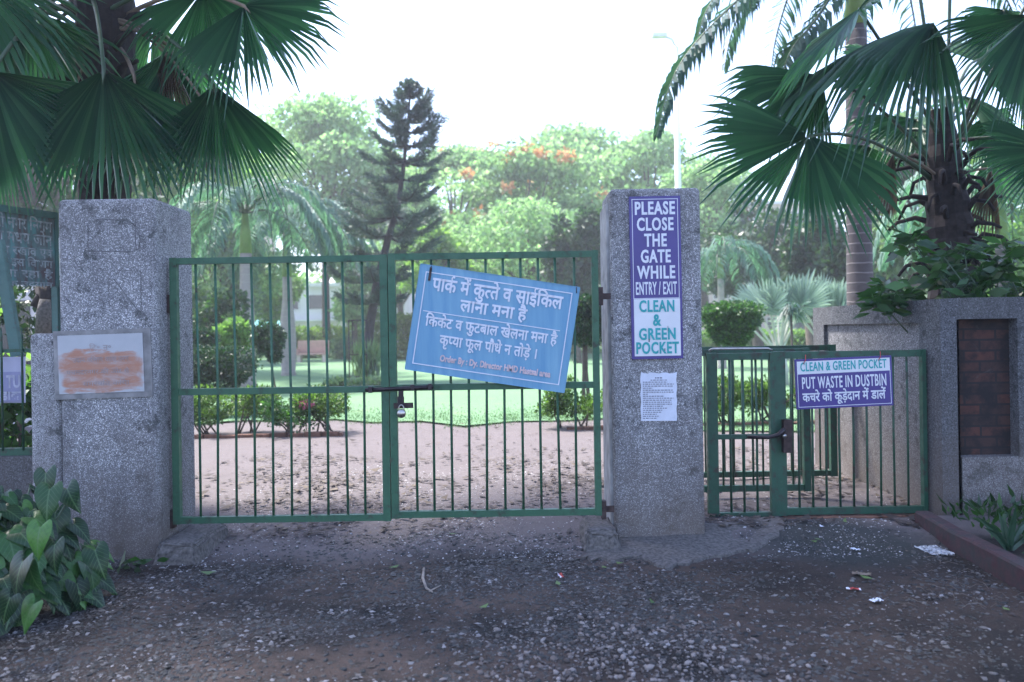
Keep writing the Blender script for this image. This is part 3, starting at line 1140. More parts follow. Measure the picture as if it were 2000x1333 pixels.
# ------------------------------------------------------------------ plaque on the left pillar
pc = (P(118, 655, LP_Y) + P(280, 766, LP_Y)) / 2
pq = thing("plaque", (pc.x, LP_Y - 0.004, pc.z), "whitewashed plaque smeared with orange paint set into the pillar's shoulder", "plaque")
hw, hh = 0.272, 0.187
pn = Panel((pc.x, LP_Y, pc.z), (1, 0, 0.02), (-0.02, 0, 1))
mb = MB()
pn.slab(mb, -hw, hw, -hh, hh, 0.004, 0.012)
mb.build("board", M['plaque'], pq)
mb = MB()
for (a0, a1, b0, b1) in ((-hw - 0.03, hw + 0.05, hh + 0.001, hh + 0.03), (-hw - 0.03, hw + 0.05, -hh - 0.035, -hh - 0.001), (-hw - 0.03, -hw - 0.001, -hh, hh), (hw + 0.001, hw + 0.05, -hh, hh)):
    pn.slab(mb, a0, a1, b0, b1, -0.01, 0.008)
mb.build("cement_border", M['cement_border'], pq)
mb = MB()
M['faint'] = plain("faint_lettering", (0.33, 0.28, 0.28), 0.8, 0, 0.3, 30)
pn.text(newline(), ['ि', 'द', '॰', ' ', 'न', '॰'], 0.0, 0.085, 0.14, 0.036, 0.0145)
pn.text(newline(), list('उद') + ['ा', 'न', ' ', 'व', 'ि', 'भ', 'ा', 'ग', ' ', 'क', 'ा', 'र', 'ा', ' ', 'व', 'र', 'ग'], 0.0, 0.012, 0.36, 0.032, 0.0145)
pn.text(newline(), list('पचमदरनग') + ['र', ' ', 'क', 'ी', ' ', 'ओ', 'र', ' ', 'स', 'े'], -0.02, -0.065, 0.40, 0.030, 0.0145)
pn.text(newline(), list('समरपित') + [' ', 'क', 'ि', 'य', 'ा'], 0.03, -0.14, 0.30, 0.030, 0.0145)
flush_lines("lettering", M['faint'], pq)

# ------------------------------------------------------------------ main gate, two leaves
GY = 5.27


def gate_leaf(label, xs_, z0, z1, zm, post_l, post_r, nbars, skew, hinge_side, group):
    x0, x1 = xs_
    t = thing("gate_leaf", (x0 if hinge_side < 0 else x1, GY, z0), label, "gate", group)

    def X(x, z):
        return x + skew * (z1 - z)
    mb = MB()
    mb.bar((X(x0, z1), GY, z1 - 0.02), (X(x1, z1), GY, z1 - 0.02), 0.042, 0.04)
    mb.bar((X(x0, z0), GY, z0 + 0.02), (X(x1, z0), GY, z0 + 0.02), 0.042, 0.04)
    mb.bar((X(x0 + post_l / 2, z0), GY - 0.002, z0 - 0.003), (X(x0 + post_l / 2, z1), GY - 0.002, z1 + 0.003), post_l, 0.044)
    mb.bar((X(x1 - post_r / 2, z0), GY - 0.002, z0 - 0.003), (X(x1 - post_r / 2, z1), GY - 0.002, z1 + 0.003), post_r, 0.044)
    mb.build("frame", M['green'], t)
    mb = MB()
    mb.bar((X(x0 + post_l, zm), GY, zm), (X(x1 - post_r, zm), GY, zm), 0.042, 0.034)
    mb.build("mid_rail", M['green'], t)
    for i in range(nbars):
        f = (i + 1) / (nbars + 1)
        xx = x0 + post_l + (x1 - x0 - post_l - post_r) * f
        j = rnd.uniform(-0.008, 0.008)
        mb = MB()
        if zm:
            pts = [(X(xx, z1 - 0.04) + j, GY + 0.004, z1 - 0.041), (X(xx, zm) + j * 0.3, GY + 0.025, zm), (X(xx, z0 + 0.04) - j, GY + 0.004, z0 + 0.041)]
        mb.tube(pts, 0.0085, 6)
        mb.build("bar", M['green'], t)
    for zz in (z1 - 0.30, z0 + 0.03):
        mb = MB()
        hx = X(x0 if hinge_side < 0 else x1, zz)
        s = hinge_side
        mb.box(min(hx + s * 0.085, hx), max(hx + s * 0.085, hx), GY + 0.01, GY + 0.03, zz - 0.02, zz + 0.02)
        mb.box(min(hx + s * 0.03, hx), max(hx + s * 0.03, hx), GY - 0.02, GY + 0.035, zz - 0.06, zz + 0.06)
        mb.build("hinge", M['rust'], t)
    return t, X


zt = P(555, 502, GY).z
zb = P(555, 1019, GY).z
zm = P(555, 763, GY).z
xl = P(333, 502, GY).x
xm = P(757, 502, GY).x
xr = P(1167, 497, GY).x
glL, XL = gate_leaf("green barred gate leaf without a notice, hinged to the pillar with the orange smeared plaque", (xl, xm - 0.002), zb, zt, zm, 0.046, 0.05, 10, 0.0, -1, "leaves of the main gate")
glR, XR = gate_leaf("green barred gate leaf carrying the crooked blue notice and the padlock", (xm + 0.004, xr), zb + 0.015, zt + 0.006, zm + 0.006, 0.046, 0.042, 10, 0.0, 1, "leaves of the main gate")
# cap piece on the right post's top
# sliding bolt and hasp
mb = MB()
bz = P(760, 761, GY).z
mb.tube([P(714, 762, GY - 0.035), P(790, 759, GY - 0.035), P(846, 756, GY - 0.035)], [0.013, 0.014, 0.014], 10)
bb = mb.build("bolt", M['iron'], glR)
mb = MB()
a = P(783, 764, GY - 0.04)
b = P(783, 792, GY - 0.04)
mb.bar(a, b, 0.034, 0.01)
mb.bar(P(783, 775, GY - 0.04), P(783, 796, GY - 0.04), 0.042, 0.012)
mb.build("hasp", M['iron'], glR)
mb = MB()
mb.bar(P(769, 793, GY - 0.03), P(807, 792, GY - 0.03), 0.036, 0.012)
mb.build("lock_plate", M['rust'], glR)
# guides that hold the bolt to each leaf
for px in (724, 806, 840):
    mb = MB()
    p = P(px, 762 - (px - 714) * 0.05, GY - 0.028)
    mb.box(p.x - 0.012, p.x + 0.012, GY - 0.052, GY - 0.018, p.z - 0.02, p.z + 0.02)
    mb.build("bolt_guide", M['iron'], glR if px > 760 else glL)

# padlock
kp = P(784, 808, GY - 0.06)
pl = thing("padlock", kp, "round steel padlock hanging from the gate bolt's hasp", "padlock")
mb = MB()
seg = 24
prof = [(0.0, -0.017), (0.024, -0.016), (0.029, -0.010), (0.030, 0.0), (0.029, 0.010), (0.024, 0.016), (0.0, 0.017)]
V, Fq = [], []
for (r_, d_) in prof:
    for j in range(seg):
        an = 2 * math.pi * j / seg
        V.append((kp.x + r_ * math.cos(an), kp.y + d_, kp.z + r_ * math.sin(an)))
for i in range(len(prof) - 1):
    for j in range(seg):
        Fq.append((i * seg + j, i * seg + (j + 1) % seg, (i + 1) * seg + (j + 1) % seg, (i + 1) * seg + j))
mb.add(V, Fq, 0, True)
mb.box(kp.x - 0.004, kp.x + 0.004, kp.y - 0.0185, kp.y - 0.016, kp.z - 0.022, kp.z - 0.010, 1)
mb.build("body", [M['steel'], M['iron']], pl)
mb = MB()
mb.tube([kp + Vector((math.cos(t) * 0.017, 0, 0.026 + max(0, math.sin(t)) * 0.03 + (0 if math.sin(t) > 0 else math.sin(t) * 0.01))) for t in np.linspace(-0.6, math.pi + 0.6, 16)], 0.0042, 8)
mb.build("shackle", M['steel'], pl)

# ------------------------------------------------------------------ crooked blue notice
BY = GY - 0.06
c00, c10, c01 = P(788, 721, BY), P(1098, 767, BY), P(823, 517, BY)
bw_, bh_ = (c10 - c00).length, (c01 - c00).length
bu = (c10 - c00).normalized()
bv = Vector((-bu.z, 0, bu.x))
bc = c00 + bu * bw_ / 2 + bv * bh_ / 2 + Vector((0.012, 0, 0))
bs = thing("notice_board", bc, "crooked blue tin notice with white Hindi lettering hung across the gate bars", "sign")
pn = Panel(bc, bu, bv)
a, b = bw_ / 2, bh_ / 2
mb = MB()
# gently buckled sheet with a folded-back rim
nu, nv = 14, 10
V = []
for j in range(nv + 1):
    for i in range(nu + 1):
        x, y = -a + 2 * a * i / nu, -b + 2 * b * j / nv
        V.append(pn.at(x, y, 0.0015 * math.sin(i * 0.9) * math.sin(j * 0.8)))
mb.add(V, [(j * (nu + 1) + i, j * (nu + 1) + i + 1, (j + 1) * (nu + 1) + i + 1, (j + 1) * (nu + 1) + i) for j in range(nv) for i in range(nu)], 0, True)
for (x0, x1, y0, y1) in ((-a, a, b, b + 0.004), (-a, a, -b - 0.004, -b), (-a - 0.004, -a, -b, b), (a, a + 0.004, -b, b)):
    pn.slab(mb, x0, x1, y0, y1, -0.022, 0.003)
pn.rect(mb, a, -a, -b, b, -0.02)
mb.build("board", M['sign_blue'], bs)
mb = MB()
pn.frame(mb, -a + 0.040, a - 0.040, -b + 0.042, b - 0.042, 0.0065, 0.0045)
pn.rect(mb, -a + 0.06, a - 0.085, 0.045, 0.0505, 0.0045)
mb.build("border", M['letter_white'], bs)
mb = MB()
O = 0.012
AN = ('mark', 'ं', 0.10, 0.02)
pn.text(newline(), ['प', 'ा', 'क', REPH, ' ', 'म', 'े', AN, ' ', 'क', ('mark', 'ु', -0.12, 0), ('half', 'त', 0.20), 'त', 'े', ' ', 'व', ' ', 'स', 'ा', 'ई', 'ि', 'क', 'ल'], 0.0, 0.190, 0.86, 0.078, 0.0045, off=O, cap=0.622, bold=1)
pn.text(newline(), ['ल', 'ा', 'न', 'ा', ' ', 'म', 'न', 'ा', ' ', 'ह', 'ै'], -0.01, 0.082, 0.44, 0.070, 0.0045, off=O, cap=0.622, bold=1)
pn.text(newline(), ['ि', 'क', RAKAR, 'क', 'े', 'ट', ' ', 'व', ' ', 'फ', ('mark', 'ु', -0.12, 0), 'ट', 'ब', 'ा', 'ल', ' ', 'ख', 'े', 'ल', 'न', 'ा', ' ', 'म', 'न', 'ा', ' ', 'ह', 'ै'], -0.005, -0.045, 0.87, 0.060, 0.0045, off=O, cap=0.622, bold=1)
pn.text(newline(), ['क', ('mark', 'ृ', -0.12, 0), ('half', 'प', 0.20), 'य', 'ा', ' ', 'फ', ('mark', 'ू', -0.12, 0), 'ल', ' ', 'प', 'ौ', 'ध', 'े', ' ', 'न', ' ', 'त', 'ो', 'ड़', 'े', ' ', '।'], -0.01, -0.155, 0.64, 0.060, 0.0045, off=O, cap=0.622, bold=1)
flush_lines("lettering", M['letter_white'], bs)
mb = MB()
pn.text(newline(), list("Order By : Dy. Director HMD Hastsal area"), 0.055, -0.262, 0.73, 0.040, 0.0045, off=0.03, bold=1)
flush_lines("small_lettering", M['letter_pink'], bs)
# rusty tear at the top left corner and a wire
mb = MB()
pn.rect(mb, -a + 0.062, -a + 0.078, b - 0.10, b - 0.012, 0.0062)
mb.build("rust_streak", M['rust'], bs)
mb = MB()
for (x, y) in ((-a + 0.07, b - 0.01), (a - 0.02, b - 0.01)):
    q = pn.at(x, y, 0.008)
    mb.tube([q + Vector((0, 0, -0.03)), q, q + Vector((0.004, 0.03, 0.025)), q + Vector((0, 0.09, 0.03))], 0.003, 6)
mb.build("wire", M['iron'], bs)

# ------------------------------------------------------------------ purple notice and paper on the right pillar
FY = RP_Y - 0.004
q0, q1, q2 = P(1233, 702, FY), P(1332, 703, FY), P(1229, 385, FY)
w, h = (q1 - q0).length, 0.0
tu = Vector((1, 0, 0.004)).normalized()
tv = Vector((-0.004, 0, 1)).normalized()
h = (q2 - q0).z
cc = Vector(((q0.x + q1.x + q2.x + P(1329, 386, FY).x) / 4, FY, (q0.z + q2.z) / 2))
ps = thing("notice_board", cc, "tall narrow purple and white notice with English capitals fixed to the pillar's front", "sign")
pn = Panel(cc, tu, tv)
a, b = 0.1715, h / 2
mb = MB()
pn.slab(mb, -a, a, -b, b, -0.004, 0.014)
mb.build("board", M['purple'], ps)
mb = MB()
pn.frame(mb, -a + 0.017, a - 0.017, b - 0.687, b - 0.018, 0.004, 0.0155)
mb.build("border", M['letter_white'], ps)
mb = MB()
wb, wt = -b + 0.020, b - 0.689
pn.rect(mb, -a + 0.018, a - 0.015, wb, wt, 0.0155)
mb.build("white_panel", M['sign_white'], ps)
mb = MB()
yy = b - 0.121
for s_, wd, off in (("PLEASE", 0.268, 0.045), ("CLOSE", 0.245, 0.045), ("THE", 0.15, 0.045), ("GATE", 0.20, 0.045), ("WHILE", 0.255, 0.045), ("ENTRY / EXIT", 0.275, 0.03)):
    pn.text(newline(), list(s_), 0.0, yy, wd, 0.082, 0.0175, off=off * 0.6, bold=2, track=0.06)
    yy -= 0.1075
flush_lines("white_lettering", M['letter_white'], ps)
mb = MB()
yy = wt - 0.085
for s_, wd in (("CLEAN", 0.235), ("&", 0.055), ("GREEN", 0.245), ("POCKET", 0.285)):
    pn.text(newline(), list(s_), 0.0, yy, wd, 0.074, 0.0185, off=0.026, bold=2, track=0.06)
    yy -= 0.0935
flush_lines("teal_lettering", M['letter_teal'], ps)
mb = MB()
for (x, y, w_, h_) in ((-0.06, wb + 0.095, 0.008, 0.02), (0.045, wb + 0.03, 0.006, 0.02), (0.07, wb + 0.165, 0.003, 0.035), (0.03, wt - 0.07, 0.003, 0.03)):
    pn.rect(mb, x, x + w_, y, y + h_, 0.02)
mb.build("chipped_spots", M['groove'], ps)

q0, q1 = P(1252, 823, FY), P(1321, 726, FY)
cc = (q0 + q1) / 2
cc.y = FY
pp = thing("paper_sheet", cc, "printed white paper sheet pasted on the pillar below the purple notice", "paper")
pn = Panel(cc, (1, 0, -0.012), (0.012, 0, 1))
a, b = (q1.x - q0.x) / 2, (q1.z - q0.z) / 2
mb = MB()
nu = 10
V, Fq = [], []
for j in range(13):
    for i in range(nu + 1):
        x, y = -a + 2 * a * i / nu, -b + 2 * b * j / 12
        if j == 12:
            y -= abs(math.sin(i * 2.2)) * 0.012
        if i in (0, nu):
            x += math.sin(j * 1.7) * 0.003
        V.append(pn.at(x, y, 0.001 + 0.0012 * math.sin(i * 0.7 + j * 0.4)))
Fq = [(j * (nu + 1) + i, j * (nu + 1) + i + 1, (j + 1) * (nu + 1) + i + 1, (j + 1) * (nu + 1) + i) for j in range(12) for i in range(nu)]
mb.add(V, Fq, 0, True)
mb.build("sheet", M['paper'], pp)
mb = MB()
yy = b - 0.045
for i, fr_ in enumerate((0.2, 0.45, 0.75, 0.95, 0.92, 0.3, 0.93, 0.95, 0.15, 0.65, 0.94, 0.9, 0.88, 0.9, 0.62, 0.74, 0.6, 0.58, 0.42, 0.48, 0.44)):
    x0 = -a * 0.88 if i > 1 else -a * fr_
    x1 = x0 + 2 * a * 0.9 * fr_
    if i < 2:
        x1 = a * fr_
    xx = x0
    while xx < x1:
        ww = rnd.uniform(0.006, 0.022)
        pn.rect(mb, xx, min(xx + ww, x1), yy, yy + (0.0055 if i != 0 else 0.008), 0.0036)
        xx += ww + 0.005
    yy -= 0.0135
mb.build("print", M['ink'], pp)

# ------------------------------------------------------------------ small side gate (a railing with a gate leaf) and the baffles behind it
SY = 5.85


def railing(mbs, t, x0, x1, z0, z1, y, n, post_l=0, post_r=0, m='green_dull', bar_r=0.009, rail=0.05):
    mb = MB()
    mb.bar((x0, y, z1 - rail / 2), (x1, y, z1 - rail / 2), rail, 0.04)
    mb.bar((x0, y, z0 + rail / 2), (x1, y, z0 + rail / 2), rail, 0.04)
    if post_l:
        mb.bar((x0 + post_l / 2, y - 0.003, z0 - 0.004), (x0 + post_l / 2, y - 0.003, z1 + 0.003), post_l, 0.05)
    if post_r:
        mb.bar((x1 - post_r / 2, y - 0.003, z0 - 0.004), (x1 - post_r / 2, y - 0.003, z1 + 0.003), post_r, 0.05)
    mb.build("frame", M[m], t)
    for i in range(n):
        xx = x0 + post_l + (x1 - x0 - post_l - post_r) * (i + 1) / (n + 1)
        mb = MB()
        mb.tube([(xx, y + 0.003, z0 + rail * 0.9), (xx + rnd.uniform(-0.004, 0.004), y + 0.003, (z0 + z1) / 2), (xx, y + 0.003, z1 - rail * 0.9)], bar_r, 6)
        mb.build("bar", M[m], t)


sz1 = P(1450, 690, SY).z
sx0, sx1, sx2 = P(1381, 850, SY).x, P(1512, 850, SY).x, P(1809, 850, SY).x
sg = thing("gate_leaf", (sx0, SY, 0), "small dark green barred gate leaf with a lock between the notice pillar and the railing", "gate")
railing(None, sg, sx0, sx1 - 0.002, 0.035, sz1, SY, 3, 0.075, 0.03)
mb = MB()
lz = P(1450, 853, SY).z
mb.bar((sx0 + 0.076, SY - 0.005, lz), (sx1 - 0.035, SY - 0.005, lz), 0.034, 0.03)
mb.build("mid_rail", M['green_dull'], sg)
lk = thing("gate_lock", P(1536, 852, SY - 0.05), "brown iron rim lock box with a long handle bolted on the small gate's post", "lock")
mb = MB()
mb.bar(P(1537, 820, SY - 0.05), P(1537, 884, SY - 0.05), 0.062, 0.05)
mb.build("lock_box", M['rust'], lk)
mb = MB()
mb.tube([P(1460, 854, SY - 0.045), P(1500, 855, SY - 0.055), P(1520, 850, SY - 0.085), P(1532, 838, SY - 0.088)], [0.013, 0.014, 0.017, 0.02], 8)
mb.build("handle", M['iron'], lk)
mb = MB()
kc = P(1532, 852, SY - 0.078)
mb.tube([kc, kc + Vector((0, -0.01, 0))], 0.016, 14)
mb.build("keyhole_rose", M['steel'], lk)
sr = thing("railing", (sx1, SY, 0), "low dark green barred railing with the dustbin notice hung on it", "railing")
railing(None, sr, sx1, sx2, 0.06, sz1 + 0.004, SY + 0.012, 9, 0.085, 0.03)
M['wire'] = M['iron']
mb = MB()
mb.tube([P(1385, 686, SY - 0.03), P(1392, 682, SY - 0.03), P(1500, 681, SY - 0.03), P(1508, 685, SY - 0.03)], 0.009, 8)
mb.build("latch_rod", M['steel'], sg)

b1 = thing("barrier", (1.9, 6.52, 0), "green barred walk-in baffle standing directly behind the small gate leaf", "barrier", "walk-in baffles behind the small gate")
railing(None, b1, 1.55, P(1581, 850, 6.52).x, 0.10, 1.262, 6.52, 9, 0.0, 0.055)
b2 = thing("barrier", (2.4, 7.3, 0), "green barred walk-in baffle farther back, joined to the wing wall's far end", "barrier", "walk-in baffles behind the small gate")
railing(None, b2, 1.62, P(1633, 850, 7.3).x, 0.07, 1.268, 7.3, 13, 0.05, 0.06)
# a low brick sill beneath the railing
mb = MB()
mb.box(sx1 + 0.05, sx2 + 0.02, SY - 0.07, SY + 0.09, -0.05, 0.052)
tag(mb.build("sill", M['brick_edge']), "low brown brick sill along the foot of the dustbin notice railing", "sill")

# dustbin notice
q00, q10, q01, q11 = P(1556, 800, SY - 0.05), P(1743, 792, SY - 0.05), P(1551, 703, SY - 0.05), P(1741, 694, SY - 0.05)
cc = (q00 + q10 + q01 + q11) / 4
u = ((q10 - q00) + (q11 - q01)).normalized()
v = Vector((-u.z, 0, u.x))
ws = thing("notice_board", cc, "small wide purple and white dustbin notice wired to the green railing", "sign")
pn = Panel(cc, u, v)
a, b = ((q10 - q00).length + (q11 - q01).length) / 4, ((q01 - q00).length + (q11 - q10).length) / 4
mb = MB()
pn.slab(mb, -a, a, -b, b, -0.008, 0.006)
mb.build("board", M['purple'], ws)
mb = MB()
pn.rect(mb, -a + 0.014, a - 0.014, b * 0.42, b - 0.016, 0.0075)
mb.build("white_panel", M['sign_white'], ws)
mb = MB()
pn.frame(mb, -a + 0.013, a - 0.013, -b + 0.014, b * 0.42, 0.004, 0.0085)
mb.build("border", M['letter_white'], ws)
pn.text(newline(), list("PUT WASTE IN DUSTBIN"), 0.0, -b * 0.18, 2 * a * 0.87, 0.082, 0.009, off=0.016, bold=2, track=0.06)
pn.text(newline(), ['क', 'च', 'र', 'े', ' ', 'क', 'ो', ' ', 'क', ('mark', 'ू', -0.12, 0), 'ड़', 'े', 'द', 'ा', 'न', ' ', 'म', 'े', AN, ' ', 'ड', 'ा', 'ल', 'े', AN], -0.005, -b * 0.70, 2 * a * 0.86, 0.058, 0.009, off=0.012, cap=0.622, bold=1)
flush_lines("white_lettering", M['letter_white'], ws)
mb = MB()
pn.text(newline(), list("CLEAN & GREEN POCKET"), 0.0, b * 0.52, 2 * a * 0.89, 0.062, 0.0095, off=0.018, bold=2, track=0.06)
flush_lines("teal_lettering", M['letter_teal'], ws)
for x in (-a * 0.8, a * 0.75):
    mb = MB()
    q = pn.at(x, b - 0.02, 0.01)
    mb.tube([q + Vector((-0.01, 0, -0.015)), q + Vector((0.006, -0.003, 0.012)), q + Vector((0.02, 0.03, 0.05))], 0.0028, 5)
    mb.build("wire", M['wrap_red'], ws)

# ------------------------------------------------------------------ wing wall (running back) and boundary wall (right)
WX = 3.045
ww_ = thing("wing_wall", (WX + 0.12, 6.8, 0), "pebble dashed wing wall running back beside the small gate, with a pale recessed panel", "wall")
zt_ = 1.625
zl = P(1700, 633, 6.8).z
t0, t1 = WX, WX + 0.13
mb = MB()
mb.box(t0, t1, 5.66, 8.05, zl, zt_)          # coping band
mb.box(t0, t1, 5.66, 5.96, -0.1, zl)         # near post
mb.box(t0, t1, 7.78, 8.05, -0.1, zl)         # far post
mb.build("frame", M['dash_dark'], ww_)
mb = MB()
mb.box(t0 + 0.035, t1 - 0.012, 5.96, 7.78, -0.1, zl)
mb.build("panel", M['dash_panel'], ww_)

bw = thing("boundary_wall", (4.3, 5.75, 0), "grey pebble dashed boundary wall right of the side gate with a dark brick recess", "wall")
x_l, x_r = P(1870, 750, 5.66).x, P(1989, 750, 5.66).x
z_t, z_b = P(1930, 623, 5.66).z, P(1930, 893, 5.66).z
mb = MB()
mb.box(t1, 6.2, 5.66, 5.90, z_t, zt_ + 0.004)
mb.box(t1, x_l, 5.66, 5.90, -0.1, z_t)
mb.box(x_r, x_r + 0.16, 5.66, 5.90, z_b, z_t)
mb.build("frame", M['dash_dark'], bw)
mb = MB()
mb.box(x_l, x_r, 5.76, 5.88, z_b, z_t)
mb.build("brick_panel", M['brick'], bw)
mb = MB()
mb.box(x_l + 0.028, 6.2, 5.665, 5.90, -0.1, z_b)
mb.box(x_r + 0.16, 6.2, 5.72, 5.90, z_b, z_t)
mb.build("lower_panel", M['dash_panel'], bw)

# red kerb of the planting bed
mb = MB()
kx = 2.72
n = 16
prev = None
for i in range(n + 1):
    yk = 1.5 + (5.62 - 1.5) * i / n
    wx = kx + 0.10 * (yk - 4.2) / 1.4 * 0.9 + 0.008 * math.sin(i * 2.1)
    zz = 0.125 + 0.004 * math.sin(i * 1.3)
    ring = [(wx, yk, -0.06), (wx + 0.006, yk, zz - 0.012), (wx + 0.018, yk, zz), (wx + 0.10, yk, zz), (wx + 0.115, yk, zz - 0.012), (wx + 0.12, yk, -0.06)]
    mb.add(ring, [])
    if i:
        o_ = mb.n - 12
        for k in range(5):
            mb.F.append([o_ + k, o_ + k + 1, o_ + 6 + k + 1, o_ + 6 + k])
            mb.M.append(0)
            mb.S.append(False)
mb.F.append([mb.n - 6 + k for k in range(6)])
mb.M.append(0)
mb.S.append(False)
tag(mb.build("kerb", M['red_kerb']), "worn red painted kerb edging the planting bed below the boundary wall", "kerb")
tag(bev_box("planting_bed", 2.85, 6.2, 1.4, 5.655, -0.05, 0.085, M['ground'], 0), kind="structure")


# ------------------------------------------------------------------ foliage builders
def leaves(cent, dirs, L, W, fold=0.25):
    n = len(cent)
    d = dirs / (np.linalg.norm(dirs, axis=1, keepdims=True) + 1e-9)
    r = rng.normal(size=(n, 3))
    s = np.cross(d, r)
    s /= (np.linalg.norm(s, axis=1, keepdims=True) + 1e-9)
    nn = np.cross(d, s)
    L = np.broadcast_to(L, n)[:, None]
    W = np.broadcast_to(W, n)[:, None]
    v = np.stack([cent, cent + d * L * 0.45 + s * W * 0.5 + nn * W * fold, cent + d * L, cent + d * L * 0.45 - s * W * 0.5 + nn * W * fold], 1)
    return v.reshape(-1, 3)


tufts()


def in_clumps(clumps, n, shell=0.45):
    cl = np.array([[*c[0], *(c[1] if hasattr(c[1], '__len__') else (c[1],) * 3)] for c in clumps], dtype=float)
    vol = cl[:, 3] * cl[:, 4] * cl[:, 5]
    p = vol ** 0.72
    p /= p.sum()
    i = rng.choice(len(cl), n, p=p)
    u = rng.normal(size=(n, 3))
    u /= np.linalg.norm(u, axis=1, keepdims=True)
    rr = (shell + (1 - shell) * rng.uniform(0, 1, n) ** 0.6) * (1 + 0.10 * rng.normal(size=n))
    pos = cl[i, :3] + u * rr[:, None] * cl[i, 3:]
    return pos, u


def crown_obj(name, clumps, n, L, W, m, parent=None, loc=None, droop=0.25, shell=0.45, extra=None):
    pos, u = in_clumps(clumps, n, shell)
    d = u * 0.7 + rng.normal(size=(n, 3)) * 0.7 + np.array([0, 0, -droop])
    LL = L * rng.uniform(0.6, 1.4, n)
    v = leaves(pos, d, LL, LL * W / L)
    return quads_obj(name, v, m, parent, loc)


def broad_tree(name, base, h, cw, z_low, label, m, n_leaf, leaf=0.28, nclump=26, bark='bark', group=None, flowers=None, trunk_r=0.22, flat=1.0, lean=(0, 0), cd=None, bare=2):
    base = Vector(base)
    t = thing(name, base, label, "tree", group)
    cd = cd or cw
    cl = []
    zc = (h + z_low) / 2
    for i in range(nclump):
        an = rnd.uniform(0, 2 * math.pi)
        zz = rnd.uniform(-1, 1)
        rad = math.sqrt(max(0, 1 - zz * zz)) * rnd.uniform(0.35, 0.85) if flat == 1.0 else math.sqrt(max(0, 1 - abs(zz) ** 3)) * rnd.uniform(0.2, 0.85)
        r0 = rnd.uniform(0.10, 0.22)
        c = base + Vector((lean[0] + math.cos(an) * rad * cw / 2, lean[1] + math.sin(an) * rad * cd / 2, zc + zz * (h - z_low) / 2 * 0.82))
        cl.append((c, (r0 * cw, r0 * cd, r0 * (h - z_low) * 0.45 * flat + 0.15)))
    mb = MB()
    top = base + Vector((lean[0] * 0.7, lean[1] * 0.7, z_low + (h - z_low) * 0.45))
    mid = base.lerp(top, 0.5) + Vector((rnd.uniform(-0.1, 0.1) * h * 0.3, 0, 0))
    mb.tube([base - Vector((0, 0, 0.1)), base + Vector((0, 0, 0.4)), mid, top], [trunk_r * 1.5, trunk_r * 1.1, trunk_r * 0.9, trunk_r * 0.5], 9)
    mb.build("trunk", M[bark], t)
    for c, r_ in cl[::bare]:
        mb = MB()
        s0 = mid.lerp(top, rnd.uniform(-0.3, 0.9))
        m1 = s0.lerp(c, 0.5) + Vector((0, 0, 0.08 * (c - s0).length))
        mb.tube([s0, m1, c], [trunk_r * 0.42, trunk_r * 0.28, trunk_r * 0.10], 6)
        mb.build("limb", M[bark], t)
    crown_obj("crown", cl, n_leaf, leaf, leaf * 0.62, M[m], t)
    if flowers:
        nf, fm, fs = flowers
        sub = [c for c in cl if c[0].z > base.z + z_low + (h - z_low) * 0.3]
        fc = []
        for c, r_ in sub:
            for k in range(2):
                fc.append((Vector(c) + Vector((rnd.uniform(-1, 1) * r_[0], rnd.uniform(-1, 0.2) * r_[1], rnd.uniform(0.2, 1.0) * r_[2])), (0.28, 0.28, 0.16)))
        fc = rnd.sample(fc, min(len(fc), nf))
        crown_obj("blossom", fc, nf * 26, fs, fs * 0.7, M[fm], t, shell=0.1)
    return t


def fan_leaf(hub, fwd, nrm, Rl, arc=200, nseg=44, droop=0.25, fold=0.15, split=0.58, tip_drop=0.25, m=0, mb=None, pleat=0.024, seed=0):
    """A pleated palmate blade: rays fuse as far as `split`, then run out as free tapering tips."""
    rr = random.Random(seed)
    mb = mb or MB()
    f = N3(fwd)
    nr = Vector(nrm)
    nr = (nr - f * nr.dot(f)).normalized()
    s = f.cross(nr)
    rays = 2 * nseg + 1
    A = math.radians(arc)

    def pt(an, r, hgt, extra=0.0):
        side = abs(math.sin(an))
        back = 0.5 - 0.5 * math.cos(an)
        rl = r * Rl
        z = hgt - droop * Rl * r * r * (0.6 + 0.4 * math.cos(an)) - fold * rl * side - extra
        return hub + f * (math.cos(an) * rl) + s * (math.sin(an) * rl) + nr * z
    down = Vector((0, 0, -1))
    for k in range(nseg):
        i0 = 2 * k
        an0, an1, an2 = (-A / 2 + A * (i0 + q) / (rays - 1) for q in (0, 1, 2))
        if rr.random() < 0.02:
            continue
        spl = split * rr.uniform(0.86, 1.05)
        rad = [0.03, 0.2, 0.4, spl]
        V = []
        for an_, ridge in ((an0, -1), (an1, 1), (an2, -1)):
            for r in rad:
                V.append(pt(an_, r, ridge * pleat * Rl * (0.3 + r)))
        lenf = rr.uniform(0.84, 1.06) * (1.0 - 0.10 * abs(an1) / (A / 2))
        rm = spl + (lenf - spl) * 0.5
        sp = (an2 - an0) * 0.28
        bend = rr.uniform(0.6, 1.5) * tip_drop * Rl
        m0 = pt(an1 - sp, rm, -pleat * Rl * 0.4) + down * bend * 0.22
        m1 = pt(an1, rm, pleat * Rl * 0.5) + down * bend * 0.22
        m2 = pt(an1 + sp, rm, -pleat * Rl * 0.4) + down * bend * 0.22
        tp = pt(an1 + rr.uniform(-0.25, 0.25) * (an2 - an0), lenf, 0) + down * bend
        V += [m0, m1, m2, tp]
        Fq = [(a, a + 4, a + 5, a + 1) for a in (0, 1, 2)] + [(a, a + 4, a + 5, a + 1) for a in (4, 5, 6)]
        Fq += [(3, 7, 13, 12), (7, 11, 14, 13), (12, 13, 15), (13, 14, 15)]
        mb.add(V, Fq, m, False)
    return mb


